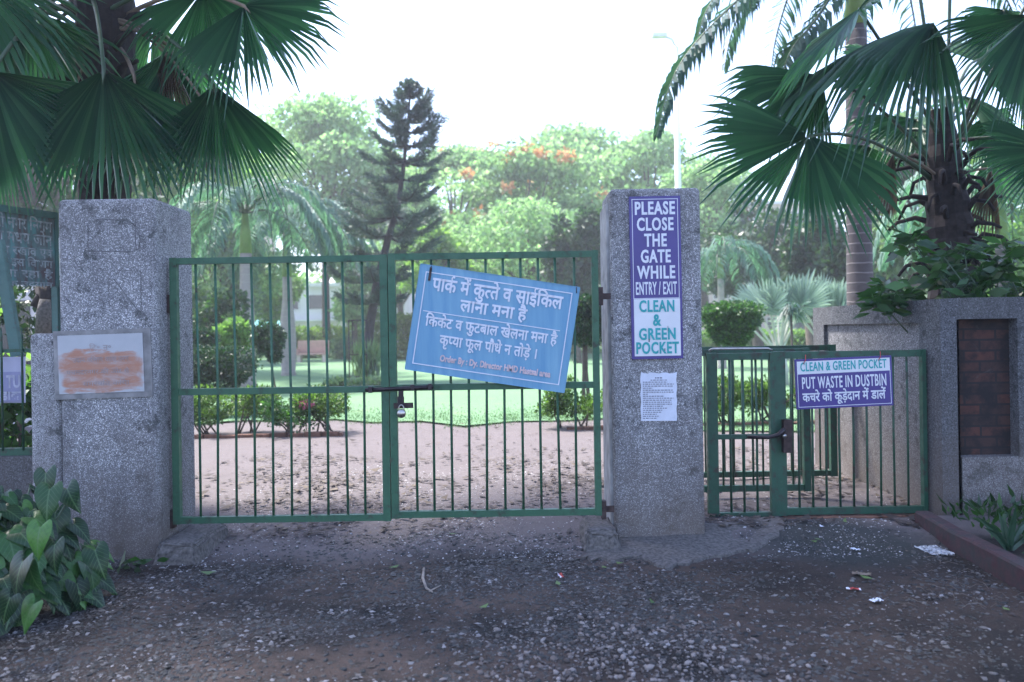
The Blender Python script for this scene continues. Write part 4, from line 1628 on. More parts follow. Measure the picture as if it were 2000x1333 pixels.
def fan_frond(t, hub, tip, nrm, attach, arc, nseg, droop, fold, tip_drop, m='fan', split=0.58, pet='petiole', pr=0.016, sag=0.15, seed=0, bow=None):
    hub, tip, attach = Vector(hub), Vector(tip), Vector(attach)
    mb = fan_leaf(hub, tip - hub, nrm, (tip - hub).length, arc, nseg, droop, fold, split, tip_drop, seed=seed)
    fo = mb.build("frond", M[m], t)
    mb = MB()
    mid = attach.lerp(hub, 0.55) + Vector((0, 0, sag * (hub - attach).length)) + (Vector(bow) if bow else Vector())
    pts = []
    for k in range(9):
        q = k / 8
        pts.append(attach * (1 - q) ** 2 + mid * 2 * q * (1 - q) + hub * q * q)
    end = hub + (tip - hub).normalized() * 0.12 * (tip - hub).length
    mb.tube(pts + [end], [pr * 1.7, pr * 1.4, pr * 1.2, pr * 1.1, pr, pr, pr * 0.95, pr * 0.9, pr * 0.9, pr * 0.3], 7)
    mb.build("petiole", M[pet], fo)
    return fo


def pinnate_frond(t, pts, Lmax, nleaf, hang, m='pinnate', wid=0.035, seed=0, rach=0.02, spread=0.8, name="frond", pet='petiole'):
    """Feather frond: rachis through pts (a smooth curve) with two rows of narrow leaflets."""
    rr = np.random.default_rng(seed)
    pts = [Vector(p) for p in pts]

    def cur(q):
        x = q * (len(pts) - 1)
        i = min(int(x), len(pts) - 2)
        u = x - i
        p0 = pts[max(i - 1, 0)]
        p1, p2 = pts[i], pts[i + 1]
        p3 = pts[min(i + 2, len(pts) - 1)]
        return 0.5 * ((2 * p1) + (p2 - p0) * u + (2 * p0 - 5 * p1 + 4 * p2 - p3) * u * u + (3 * p1 - p0 - 3 * p2 + p3) * u ** 3)
    mb = MB()
    cs = [cur(k / 16) for k in range(17)]
    mb.tube(cs, [rach * (1 - 0.8 * k / 16) for k in range(17)], 6)
    V, Fq = [], []
    mb2 = MB()
    for k in range(nleaf):
        q = 0.10 + 0.90 * (k + rr.uniform(0, 0.6)) / nleaf
        p = cur(min(q, 0.999))
        tdir = (cur(min(q + 0.02, 1)) - cur(max(q - 0.02, 0))).normalized()
        up = Vector((0, 0, 1))
        sd_ = tdir.cross(up)
        if sd_.length < 0.1:
            sd_ = Vector((1, 0, 0))
        sd_.normalize()
        ll = Lmax * (math.sin(math.pi * min(1, 0.12 + 0.85 * q)) ** 0.7) * rr.uniform(0.8, 1.1)
        for sg_ in (-1, 1):
            d = (sd_ * sg_ * spread + tdir * 0.55 + up * rr.uniform(-0.2, 0.35)).normalized()
            a0 = p
            a1 = p + d * ll * 0.45 + Vector((0, 0, -hang * ll * 0.12))
            a2 = p + d * ll * (0.9 - 0.3 * hang) + Vector((0, 0, -hang * ll * 0.55))
            wv = d.cross(sd_ * 0.3 + up).normalized() * wid * 0.5
            mb2.add([a0 - wv * 0.4, a0 + wv * 0.4, a1 + wv, a1 - wv, a2], [(0, 1, 2, 3), (3, 2, 4)])
    fo = mb2.build(name, M[m], t)
    mb.build("rachis", M[pet], fo)
    return fo


# ------------------------------------------------------------------ fan palm behind the left pillar
D0 = 7.0
lpalm = thing("fan_palm", (P(205, 400, D0).x, D0, 0.05), "big fan palm with drooping pleated leaves towering behind the plaque pillar", "palm", "fan palms beside the gate")
mb = MB()
ax = P(205, 200, D0).x
tr = [(ax + 0.02 * math.sin(z * 2), D0, z) for z in np.linspace(-0.1, 5.2, 40)]
mb.tube(tr, [0.20 + 0.018 * (k % 2) + 0.03 * (1 if k > 26 else 0) for k in range(40)], 14, smooth=False)
mb.build("trunk", M['bark_dark'], lpalm)
att = Vector((ax, D0, 4.6))
FR = [  # hub px,py,D  tip px,py,D  normal  arc nseg droop fold tipdrop
    ((203, 138, 6.1), (178, 408, 5.85), (0.10, -1, 0.25), 150, 44, 0.06, 0.42, 0.05),
    ((476, 12, 6.3), (592, 138, 6.0), (0.0, -1, 0.35), 200, 46, 0.08, 0.15, 0.12),
    ((398, -20, 6.7), (440, 165, 6.6), (0.2, -1, 0.3), 170, 44, 0.10, 0.15, 0.15),
    ((418, 168, 6.4), (450, 400, 6.2), (0.45, -1, 0.2), 112, 40, 0.10, 0.25, 0.06),
    ((335, 95, 6.8), (352, 385, 6.75), (0.8, -0.7, 0.2), 100, 34, 0.10, 0.35, 0.05),
    ((-15, 140, 6.2), (55, 395, 6.0), (-0.3, -1, 0.2), 125, 42, 0.10, 0.3, 0.06),
    ((95, 60, 6.9), (60, 330, 6.9), (-0.4, -1, 0.2), 110, 36, 0.10, 0.3, 0.06),
    ((-60, -60, 6.4), (-5, 190, 6.2), (-0.3, -1, 0.3), 170, 40, 0.10, 0.2, 0.1),
    ((300, 40, 7.5), (320, 300, 7.6), (0.3, -1, 0.1), 110, 34, 0.10, 0.3, 0.06),
    ((125, 130, 7.6), (100, 390, 7.7), (-0.3, -1, 0.1), 120, 34, 0.10, 0.3, 0.06),
    ((262, 150, 6.6), (285, 392, 6.6), (0.5, -0.9, 0.1), 80, 26, 0.06, 0.5, 0.03),
    ((60, 20, 6.6), (20, 215, 6.4), (-0.1, -1, 0.3), 150, 38, 0.10, 0.2, 0.1),
    ((250, -160, 6.0), (330, -330, 5.6), (0.0, -0.6, 0.8), 230, 40, 0.2, 0.1, 0.2),
    ((90, -180, 6.2), (-40, -330, 5.8), (0.0, -0.6, 0.8), 230, 40, 0.2, 0.1, 0.2),
    ((420, -170, 7.2), (620, -260, 7.2), (0.0, -0.5, 0.8), 230, 40, 0.2, 0.1, 0.2),
]
for i, (h_, t_, n_, arc, ns, dr, fo_, td) in enumerate(FR):
    tan = i in (1, 4, 10)
    fan_frond(lpalm, P(*h_), P(*t_), n_, att + Vector((rnd.uniform(-0.12, 0.12), rnd.uniform(-0.15, 0.1), rnd.uniform(-0.7, 0.2))), arc, ns, dr, fo_, td, sag=0.22, seed=i, pr=0.017, pet='petiole_tan' if tan else 'petiole')
for i, (h_, t_) in enumerate((((322, 95, 6.7), (338, 300, 6.75)), ((150, 165, 6.75), (140, 385, 6.8)), ((392, 190, 6.6), (402, 372, 6.65)))):
    fd = fan_frond(lpalm, P(*h_), P(*t_), (0.3, -1, 0.1), att + Vector((0.1, -0.1, -0.4)), 46, 16, 0.04, 0.6, 0.02, 'fan_dry', 0.35, 'petiole_tan', 0.012, 0.2, 300 + i)
    fd['label'] = 'dead brown leaf hanging folded'
# dry leaf bases clinging to the upper trunk
for i in range(16):
    an = rnd.uniform(0, 2 * math.pi)
    z = 2.9 + i * 0.11
    d = Vector((math.cos(an), math.sin(an), 0))
    p = Vector((ax, D0, z)) + d * 0.18
    mb = MB()
    mb.tube([p, p + d * 0.14 + Vector((0, 0, 0.1)), p + d * 0.34 + Vector((0, 0, 0.10 + rnd.uniform(-0.1, 0.1)))], [0.045, 0.035, 0.018], 6)
    mb.build("leaf_base", M['bark_dark'], lpalm)

# ------------------------------------------------------------------ fan palm behind the right wall
D1 = 7.1
rx = P(1858, 500, D1).x
rpalm = thing("fan_palm", (rx, D1, 0.05), "fan palm with a shaggy black trunk of old leaf stubs behind the boundary wall", "palm", "fan palms beside the gate")
mb = MB()
zs = np.linspace(-0.1, 3.35, 34)
xt = [P(1858 - max(0, (z - 2.0)) * 14, 400, D1).x for z in zs]
mb.tube([(xt[k], D1, zs[k]) for k in range(34)], [(0.185 + 0.02 * (k % 2)) * (1.0 if zs[k] < 2.3 else max(0.45, 1 - 0.5 * (zs[k] - 2.3))) for k in range(34)], 14, smooth=False)
mb.build("trunk", M['bark_dark'], rpalm)
top = Vector((xt[-1], D1, 3.2))
FR = [
    ((1580, 266, 6.5), (1462, 450, 6.15), (-0.05, -1, 0.42), 205, 52, 0.06, 0.10, 0.08),
    ((1822, 47, 6.9), (1520, 95, 6.3), (0.05, -0.30, 1), 105, 44, 0.32, 0.32, 0.16),
    ((1678, 18, 6.7), (1630, 105, 6.0), (-0.05, -0.55, -0.85), 245, 48, 0.02, 0.05, 0.10),
    ((2012, 30, 6.5), (1935, 215, 6.3), (0.4, -0.9, 0.3), 120, 40, 0.1, 0.25, 0.10),
    ((2060, 295, 6.4), (1930, 360, 6.2), (0.1, -1, 0.4), 150, 42, 0.1, 0.1, 0.12),
    ((1790, 235, 7.6), (1655, 205, 7.5), (0.0, -0.6, 0.9), 170, 40, 0.3, 0.2, 0.2),
    ((1880, 190, 7.6), (2010, 205, 7.7), (0.0, -0.6, 0.9), 170, 40, 0.35, 0.2, 0.2),
    ((1605, 150, 7.2), (1420, 232, 7.0), (0.1, -0.8, 0.6), 125, 42, 0.12, 0.18, 0.12),
    ((1925, 225, 7.9), (1985, 330, 7.9), (0.2, -1, 0.4), 170, 40, 0.1, 0.1, 0.15),
    ((1690, 285, 7.9), (1655, 400, 7.9), (-0.1, -1, 0.3), 170, 40, 0.1, 0.1, 0.15),
    ((1745, 140, 7.9), (1635, 70, 7.8), (0.0, -0.8, 0.6), 190, 38, 0.25, 0.15, 0.2),
    ((1905, 120, 7.9), (2010, 60, 7.9), (0.0, -0.8, 0.6), 190, 38, 0.25, 0.15, 0.2),
    ((1735, 330, 8.0), (1650, 345, 8.1), (-0.1, -1, 0.4), 180, 34, 0.2, 0.15, 0.2),
    ((1930, 300, 8.0), (2015, 360, 8.0), (0.1, -1, 0.4), 180, 34, 0.2, 0.15, 0.2),
    ((1775, -150, 7.2), (1700, -330, 7.0), (0, -0.6, 0.7), 230, 40, 0.2, 0.1, 0.2),
    ((1860, -190, 7.2), (1900, -380, 7.0), (0, -0.6, 0.7), 230, 40, 0.2, 0.1, 0.2),
    ((2030, -40, 6.9), (2120, -20, 6.6), (0, -0.6, 0.7), 230, 40, 0.2, 0.1, 0.2),
    ((1960, 20, 7.0), (1990, 130, 6.9), (0.3, -0.8, 0.3), 200, 40, 0.1, 0.15, 0.2),
]
for i, (h_, t_, n_, arc, ns, dr, fo_, td) in enumerate(FR):
    fan_frond(rpalm, P(*h_), P(*t_), n_, top + Vector((rnd.uniform(-0.05, 0.05), rnd.uniform(-0.08, 0.05), rnd.uniform(-0.55, 0.0))), arc, ns, dr, fo_, td, sag=0.20 if h_[1] > 60 else 0.02, seed=40 + i, pr=0.015)
for i, (h_, t_) in enumerate((((1745, 300, 7.0), (1735, 455, 7.0)), ((1935, 330, 7.0), (1950, 480, 7.0)))):
    fd = fan_frond(rpalm, P(*h_), P(*t_), (0.3, -1, 0.1), top + Vector((0, -0.05, -0.5)), 46, 16, 0.04, 0.6, 0.02, 'fan_dry', 0.35, 'petiole_tan', 0.012, 0.15, 320 + i)
    fd['label'] = 'dead brown leaf hanging folded'
for i in range(46):
    z = 1.75 + 1.25 * i / 46
    an = i * 2.4 + rnd.uniform(-0.4, 0.4)
    d = Vector((math.cos(an), math.sin(an) * 0.8, 0))
    xb = float(np.interp(z, zs, xt))
    p = Vector((xb, D1, z)) + d * 0.13
    Ls = rnd.uniform(0.22, 0.42)
    up = rnd.uniform(0.0, 0.14)
    mb = MB()
    pts = [p, p + d * Ls * 0.4 + Vector((0, 0, up + 0.03)), p + d * Ls * 0.8 + Vector((0, 0, up)), p + d * Ls + Vector((0, 0, up - rnd.uniform(0.0, 0.16)))]
    mb.tube(pts, [0.030, 0.022, 0.017, 0.013], 6)
    mb.build("leaf_stub", M['bark_dark'], rpalm)

# ------------------------------------------------------------------ royal palms
def royal(loc, h_trunk, r0, label, trunk_m, shaft_h, flen, nf, seed, fm='pinnate', nleaf=46, wid=0.06, belly=1.15, Lmax=0.75, extra=None, hang=0.8):
    loc = Vector(loc)
    rr = random.Random(seed)
    t = thing("royal_palm", loc, label, "palm", "royal palms in the park")
    mb = MB()
    hs = np.linspace(0, 1, 14)
    mb.tube([loc + Vector((0, 0, -0.1 + (h_trunk + 0.1) * q)) for q in hs], [r0 * (1.35 if q < 0.05 else (1.0 + (belly - 1) * math.sin(math.pi * min(1, q * 1.3)) - 0.25 * q)) for q in hs], 16)
    mb.build("trunk", M[trunk_m], t)
    mb = MB()
    top = loc + Vector((0, 0, h_trunk))
    mb.tube([top, top + Vector((0, 0, shaft_h * 0.5)), top + Vector((0, 0, shaft_h))], [r0 * 0.82, r0 * 0.68, r0 * 0.35], 14)
    mb.build("crownshaft", M['crownshaft'], t)
    c = top + Vector((0, 0, shaft_h))
    for i in range(nf):
        an = 2 * math.pi * i / nf + rr.uniform(-0.25, 0.25)
        el = rr.choice((1.0, 0.75, 0.5, 0.25)) + rr.uniform(-0.1, 0.1)
        d = Vector((math.cos(an), math.sin(an), 0))
        L = flen * rr.uniform(0.85, 1.1)
        pts = [c, c + d * L * 0.28 + Vector((0, 0, L * 0.30 * el)), c + d * L * 0.62 + Vector((0, 0, L * (0.36 * el - 0.10))), c + d * L * 0.88 + Vector((0, 0, L * (0.18 * el - 0.32))), c + d * L * 0.97 + Vector((0, 0, L * (0.02 - 0.52)))]
        pinnate_frond(t, pts, Lmax, nleaf, hang, fm, wid, seed * 50 + i, 0.03)
    for i, pts in enumerate(extra or ()):
        pinnate_frond(t, pts, Lmax, nleaf + 30, 1.0, fm, wid, seed * 90 + i, 0.022, 0.6)
    return t


p = P(483, 690, 21.0)
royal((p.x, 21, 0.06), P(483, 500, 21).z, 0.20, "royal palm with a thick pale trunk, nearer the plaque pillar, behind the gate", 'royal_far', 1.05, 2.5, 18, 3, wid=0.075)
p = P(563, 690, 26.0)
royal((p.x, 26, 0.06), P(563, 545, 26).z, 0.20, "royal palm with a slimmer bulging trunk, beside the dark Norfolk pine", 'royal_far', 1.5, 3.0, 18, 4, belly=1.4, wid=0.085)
p = P(1680, 590, 11.0)
ex = [[P(1660, -130, 10.6), P(1520, -60, 10.0), P(1400, 40, 9.6), P(1320, 140, 9.4), P(1283, 262, 9.3)],
      [P(1680, -100, 10.8), P(1600, 30, 10.4), P(1545, 100, 10.2), P(1515, 190, 10.1)]]
royal((p.x, 11.0, 0.06), P(1680, 60, 11).z, 0.185, "royal palm with a grey ringed trunk behind the wing wall", 'royal_near', 0.9, 2.3, 10, 5, 'pinnate_dark', 50, 0.045, 1.02, 0.55, ex)
p = P(1410, 700, 26)
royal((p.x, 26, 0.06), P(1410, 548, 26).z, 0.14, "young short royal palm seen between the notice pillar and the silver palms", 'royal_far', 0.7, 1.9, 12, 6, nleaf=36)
p = P(1960, 700, 15)
royal((p.x, 15, 0.06), P(1960, 480, 15).z, 0.15, "leafy royal palm behind the shaggy fan palm at the boundary wall", 'royal_near', 0.8, 2.2, 13, 8, nleaf=40)


# ------------------------------------------------------------------ Norfolk pine and its guard
def norfolk():
    D = 22.4
    base = P(714, 750, D)
    base.z = 0.06
    t = thing("norfolk_pine", base, "dark leaning Norfolk pine with tiered branches standing on the lawn", "tree")
    line = [base] + [P(a, b, D) for a, b in ((722, 640), (735, 560), (757, 470), (778, 400), (789, 320), (796, 250), (800, 200), (803, 165))]
    mb = MB()
    mb.tube(line, [0.15, 0.13, 0.12, 0.10, 0.08, 0.06, 0.045, 0.03, 0.012], 10)
    mb.build("trunk", M['bark_pine'], t)
    px2m = D / F
    tiers = []
    y = 172
    spec = [(172, 17, 1), (188, 30, 1), (216, 50, 1), (234, 63, 1), (258, 60, 1), (284, 88, 1), (316, 84, 1), (350, 62, 1), (388, 104, 1), (422, 130, 1), (458, 116, 1), (502, 102, 1), (546, 90, 1), (588, 75, 1)]
    V = []
    for (py, half, k) in spec:
        # trunk point at this height
        zt_ = P(780, py, D).z
        for a, b in zip(line, line[1:]):
            if a.z <= zt_ <= b.z:
                c = a.lerp(b, (zt_ - a.z) / (b.z - a.z))
                break
        else:
            c = line[-1]
        nb = 5 if py < 420 else 6
        L0 = half * px2m
        off = rnd.uniform(0, 6)
        for i in range(nb):
            an = off + 2 * math.pi * i / nb + rnd.uniform(-0.25, 0.25)
            L = L0 * rnd.uniform(0.6, 1.12)
            d = Vector((math.cos(an), math.sin(an), 0))
            tipz = rnd.uniform(0.4, 0.62) if py < 300 else rnd.uniform(0.10, 0.34)
            pts = [c + d * L * q + Vector((0, 0, L * (tipz * q ** 1.8 - 0.12 * math.sin(math.pi * q)))) for q in np.linspace(0, 1, 8)]
            mbb = MB()
            mbb.tube(pts, [0.03 * (1 - 0.8 * q) * (0.5 + L / 2) for q in np.linspace(0, 1, 8)], 5)
            br = mbb.build("branch", M['bark_pine'], t)
            # feathery branchlets, both sides, swept up like a brush
            side = Vector((-d.y, d.x, 0))
            nbr = int(22 + 40 * L)
            ps, ds, Ls = [], [], []
            for j in range(nbr):
                q = 0.18 + 0.82 * (j + rnd.random()) / nbr
                x = q * 7
                ii = min(int(x), 6)
                p = pts[ii].lerp(pts[ii + 1], x - ii)
                for sg_ in (-1, 1):
                    l_ = (0.07 + 0.34 * L * (1 - abs(q - 0.55))) * rnd.uniform(0.5, 1.2) * 0.8
                    dd = (side * sg_ * rnd.uniform(0.4, 1) + d * 0.8 + Vector((0, 0, rnd.uniform(-0.2, 0.5)))).normalized()
                    # each branchlet: a rope of needles
                    for q2 in np.linspace(0.0, 1.0, 8):
                        pp_ = p + dd * l_ * q2 + Vector((0, 0, 0.10 * l_ * q2 * q2))
                        ps.append(pp_)
                        ds.append(dd * 0.9 + Vector((rnd.uniform(-1, 1), rnd.uniform(-1, 1), rnd.uniform(-0.5, 1.0))) * 0.6)
                        Ls.append(0.12)
            v = leaves(np.array([list(a) for a in ps]), np.array([list(a) for a in ds]), np.array(Ls) * rng.uniform(0.6, 1.1, len(Ls)), 0.026)
            quads_obj("needles", v, M['pine'], br)
    return t


norfolk()
D = 21.6
gx0, gx1 = P(682, 700, D).x, P(716, 700, D).x
tg = thing("tree_guard", ((gx0 + gx1) / 2, D, 0.06), "thin rusty iron tree guard round the foot of the Norfolk pine", "tree guard")
mb = MB()
gz = P(690, 626, D).z
for x in (gx0, gx1):
    for yy in (D, D + 0.5):
        mb.tube([(x, yy, 0.0), (x, yy, gz)], 0.018, 6)
for z in (gz, P(690, 693, D).z, 0.25):
    mb.tube([(gx0, D, z), (gx1, D, z), (gx1, D + 0.5, z), (gx0, D + 0.5, z), (gx0, D, z)], 0.016, 6)
mb.build("cage", M['iron'], tg)
M['shrub_in'] = M['tree_grey']
sp = thing("shrub", ((gx0 + gx1) / 2 + 0.1, D + 0.3, 0.06), "spiky upright grass clump inside the rusty tree guard", "shrub")
n = 500
pos = np.stack([rng.normal((gx0 + gx1) / 2 + 0.2, 0.16, n), rng.normal(D + 0.3, 0.14, n), rng.uniform(0.1, 0.7, n)], 1)
v = leaves(pos, np.stack([rng.normal(0, 0.3, n), rng.normal(0, 0.3, n), np.ones(n)], 1), rng.uniform(0.3, 0.75, n), 0.05)
quads_obj("foliage", v, M['tree_grey'], sp)
g2 = thing("shrub", (P(700, 765, 20).x, 20, 0.06), "low ground cover plant at the foot of the Norfolk pine", "shrub")
crown_obj("foliage", [(Vector((P(px, 760, 20).x, 20 + rnd.uniform(-0.2, 0.2), 0.15)), (0.28, 0.3, 0.16)) for px in (655, 675, 700, 725, 745)], 1400, 0.12, 0.07, M['tree_grey'], g2)


# ------------------------------------------------------------------ clipped shrubs, bushes, hedges
def topiary(name, clumps, base, label, m, n, leaf, stems, group=None, cat="shrub", shell=0.82):
    base = Vector(base)
    t = thing(name, base, label, cat, group)
    for (a, b, r_) in stems:
        mb = MB()
        a, b = Vector(a), Vector(b)
        mid = a.lerp(b, 0.5) + Vector((rnd.uniform(-0.03, 0.03), 0, 0))
        mb.tube([a, mid, b], [r_ * 1.2, r_, r_ * 0.7], 7)
        mb.build("stem", M['bark'], t)
    crown_obj("foliage", clumps, n, leaf, leaf * 0.6, M[m], t, shell=shell, droop=0.0)
    return t


D = 13.6
cx = P(425, 715, D).x
topiary("clipped_shrub", [(P(400, 712, D), (0.45, 0.4, 0.30)), (P(455, 712, D), (0.36, 0.4, 0.30)), (P(365, 712, D), (0.4, 0.4, 0.30)), (P(430, 735, D), (0.40, 0.35, 0.22))], (cx, D, 0.06),
        "dark flat-topped clipped shrub behind the gate beside the plaque pillar", 'topiary', 9000, 0.055, [((cx + dx, D, 0.05), (cx + dx * 1.3, D, 0.8), 0.03) for dx in (-0.25, 0.0, 0.22)])
p = P(398, 662, D + 1.2)
topiary("clipped_shrub", [(p, (0.24, 0.24, 0.17))], (p.x, D + 1.2, 0.06), "small dark clipped ball rising above the flat-topped shrub", 'topiary', 2200, 0.055, [((p.x, D + 1.2, 0.05), p, 0.03)])
D = 15.2
p = P(524, 662, D)
topiary("standard_shrub", [(p, (0.30, 0.30, 0.30)), (P(535, 692, D), (0.14, 0.14, 0.16))], (P(545, 800, D).x, D, 0.06), "slender standard shrub with a round head on a thin bare stem behind the gate", 'topiary', 2600, 0.07, [((P(545, 800, D).x, D, 0.05), p, 0.018)], shell=0.5)
D = 14.3
p = P(1428, 628, D)
topiary("clipped_shrub", [(P(1428, 608, D), (0.52, 0.48, 0.15)), (P(1428, 628, D), (0.47, 0.44, 0.2)), (P(1428, 648, D), (0.37, 0.35, 0.18)), (P(1428, 664, D), (0.26, 0.25, 0.14))], (p.x, D, 0.06), "mushroom shaped clipped tree right of the notice pillar", 'topiary_bright', 9000, 0.06, [((p.x + dx, D, 0.05), P(1428 + dx * 30, 650, D), 0.035) for dx in (-0.06, 0.05)])
D = 13.4
p = P(1142, 632, D)
topiary("clipped_shrub", [(p, (0.36, 0.35, 0.34)), (P(1150, 600, D), (0.32, 0.32, 0.18))], (p.x, D, 0.06), "round clipped tree left of the notice pillar, behind the blue notice's edge", 'topiary', 6000, 0.06, [((p.x + dx, D, 0.05), P(1142 + dx * 40, 650, D), 0.03) for dx in (-0.05, 0.06)])


def leggy_bush(px0, px1, D, z0, z1, label, n=900, m='bush', group="leggy bushes along the forecourt beds"):
    xa, xb = P(px0, 800, D).x, P(px1, 800, D).x
    c = (xa + xb) / 2
    t = thing("bush", (c, D, 0.06), label, "bush", group)
    cl = []
    for k in range(14):
        q = rnd.random()
        cl.append((Vector((xa + (xb - xa) * q, D + rnd.uniform(-0.25, 0.25), rnd.uniform(z0 + (z1 - z0) * 0.30, z1 - 0.08))), (0.17, 0.16, 0.11)))
    for k in range(6):
        mb = MB()
        a = Vector((c + rnd.uniform(-0.25, 0.25) * (xb - xa), D + rnd.uniform(-0.1, 0.1), 0.05))
        b = Vector(cl[k][0])
        mb.tube([a, a.lerp(b, 0.5) + Vector((rnd.uniform(-0.04, 0.04), 0, 0)), b], [0.014, 0.011, 0.006], 5)
        mb.build("stem", M['bark'], t)
    crown_obj("foliage", cl, int(n * 2.2), 0.055, 0.028, M[m], t, shell=0.1, droop=-0.3)
    return t


leggy_bush(370, 440, 11.2, 0.1, 0.74, "sparse leggy bush at the plaque pillar end of the bed behind the gate")
leggy_bush(440, 530, 11.3, 0.1, 0.72, "sparse leggy bush below the flat-topped clipped shrub")
leggy_bush(535, 600, 11.0, 0.05, 0.55, "low dark bush with a pink flower cluster behind the plain gate leaf", 800, 'topiary_bright')
leggy_bush(595, 672, 11.2, 0.1, 0.70, "bright yellow-green leggy bush at the open end of the bed behind the gate", 1100)
leggy_bush(1066, 1168, 11.3, 0.08, 0.80, "bright bush at the foot of the notice pillar's left edge behind the gate", 1500)
leggy_bush(1380, 1450, 11.4, 0.1, 0.72, "leggy bush seen through the small gate leaf", 1200)
leggy_bush(1450, 1560, 11.6, 0.1, 0.72, "leggy bush seen between the small gate's lock post and the dustbin notice", 1300)
leggy_bush(1180, 1380, 11.6, 0.1, 0.72, "leggy bush hidden behind the notice pillar", 1300)
fl = thing("flower", P(598, 788, 10.9), "pink flower cluster on the low dark bush behind the gate", "flower")
crown_obj("petals", [(P(598, 790, 10.9), (0.10, 0.06, 0.04))], 120, 0.05, 0.035, M['flower_pink'], fl, shell=0.1)
# brick edgings of the beds
def edging(px0, px1, py, D, label):
    xa, xb = P(px0, py, D).x, P(px1, py, D).x
    t = thing("brick_edging", ((xa + xb) / 2, D, 0.05), label, "edging", "brick edgings of the beds")
    x = xa
    while x < xb:
        mb = MB()
        L = 0.21 + rnd.uniform(-0.015, 0.015)
        if rnd.random() > 0.12:
            z = rnd.uniform(0.085, 0.115)
            y = D + rnd.uniform(-0.02, 0.02)
            mb.box(x, min(x + L, xb), y, y + 0.1, 0.0, z)
            mb.build("brick", M['brick_edge'], t)
        x += L + 0.015


edging(300, 668, 852, 10.75, "broken brick edging below the leggy bushes behind the plain gate leaf")
edging(1075, 1240, 840, 11.0, "broken brick edging beside the notice pillar's left edge")
edging(1250, 1640, 832, 11.1, "brick edging seen through the small gate")

# far hedges across the lawn
def hedge(px0, px1, py_top, D, label, m='hedge', depth=1.2, n=5000, z0=0.0):
    xa, xb = P(px0, 660, D).x, P(px1, 660, D).x
    zt_ = P((px0 + px1) / 2, py_top, D).z
    c = (xa + xb) / 2
    t = thing("hedge", (c, D, 0.05), label, "hedge", "hedges across the lawn")
    nx = max(3, int((xb - xa) / 0.8))
    cl = []
    for i in range(nx):
        x = xa + (xb - xa) * (i + 0.5) / nx
        for z in np.arange(0.35, zt_, 0.55):
            cl.append((Vector((x, D + rnd.uniform(-0.2, 0.2), min(z, zt_ - 0.25))), (0.6, depth / 2, 0.36)))
    crown_obj("foliage", cl, n, 0.16, 0.10, M[m], t, shell=0.6)


hedge(545, 700, 640, 44, "clipped yellow-green hedge behind the pink bench", n=7000)
hedge(725, 830, 612, 40, "taller yellow-green hedge between the Norfolk pine and the blue notice", n=7000)
hedge(360, 560, 640, 46, "green hedge behind the pale royal palm trunks", 'tree_mid', n=7000)
hedge(820, 1180, 625, 45, "long mid-green hedge behind the blue notice", 'tree_mid', n=14000)
hedge(1360, 1600, 640, 40, "green hedge behind the silver fan palms", 'tree_mid', n=10000)
hedge(655, 740, 655, 42, "low grey-green shrubs behind the iron tree guard", 'tree_grey', n=3500)

# flowering shrub mass beside the palms
for (px, py, D, r, label, m) in ((430, 625, 18, 0.75, "loose dark shrub between the pillar and the thick royal palm", 'tree_dark'),
                                 (385, 610, 19, 0.8, "loose grey-green shrub tight against the plaque pillar's edge behind the gate", 'tree_grey'),
                                 (455, 660, 17, 0.5, "loose low shrub at the foot of the thick royal palm", 'tree_mid')):
    c = P(px, py, D)
    t = thing("shrub", (c.x, D, 0.06), label, "shrub", "loose shrubs below the royal palms")
    cl = [(c + Vector((rnd.uniform(-r, r) * 0.7, rnd.uniform(-r, r) * 0.5, rnd.uniform(-r, r) * 0.7)), (r * 0.4, r * 0.4, r * 0.35)) for _ in range(9)]
    mb = MB()
    for k in range(3):
        mb.tube([(c.x, D, 0), Vector((c.x, D, 0)).lerp(cl[k][0], 0.5), cl[k][0]], [0.03, 0.025, 0.012], 6)
    mb.build("stems", M['bark'], t)
    crown_obj("foliage", cl, 2200, 0.12, 0.075, M[m], t, shell=0.2)


# ------------------------------------------------------------------ silver palms
def silver(px, py_base, D, label, seed, sc=1.0):
    rr = random.Random(seed)
    b = P(px, py_base, D)
    t = thing("silver_palm", (b.x, D, 0.06), label, "palm", "silver fan palms")
    mb = MB()
    mb.tube([(b.x, D, 0), (b.x, D, 0.45), (b.x, D, 0.8)], [0.22, 0.20, 0.14], 10)
    mb.build("trunk", M['petiole_pale'], t)
    c = Vector((b.x, D, 0.75))
    for i in range(11):
        an = 2 * math.pi * i / 11 + rr.uniform(-0.2, 0.2)
        el = rr.uniform(0.8, 1.35)
        d = Vector((math.cos(an) * math.cos(el), math.sin(an) * math.cos(el), math.sin(el)))
        L = rr.uniform(0.9, 1.3) * sc
        hub = c + d * L
        tip = hub + (d + Vector((0, 0, 0.15))).normalized() * rr.uniform(0.75, 0.95) * sc
        fan_frond(t, hub, tip, Vector((-d.x, -d.y, 0.5)) if rr.random() < .5 else Vector((0.2, -1, 0.3)), c, 165, 22, -0.02, 0.28, 0.03, 'fan_silver', 0.6, 'petiole_pale', 0.028, 0.02, seed * 20 + i)


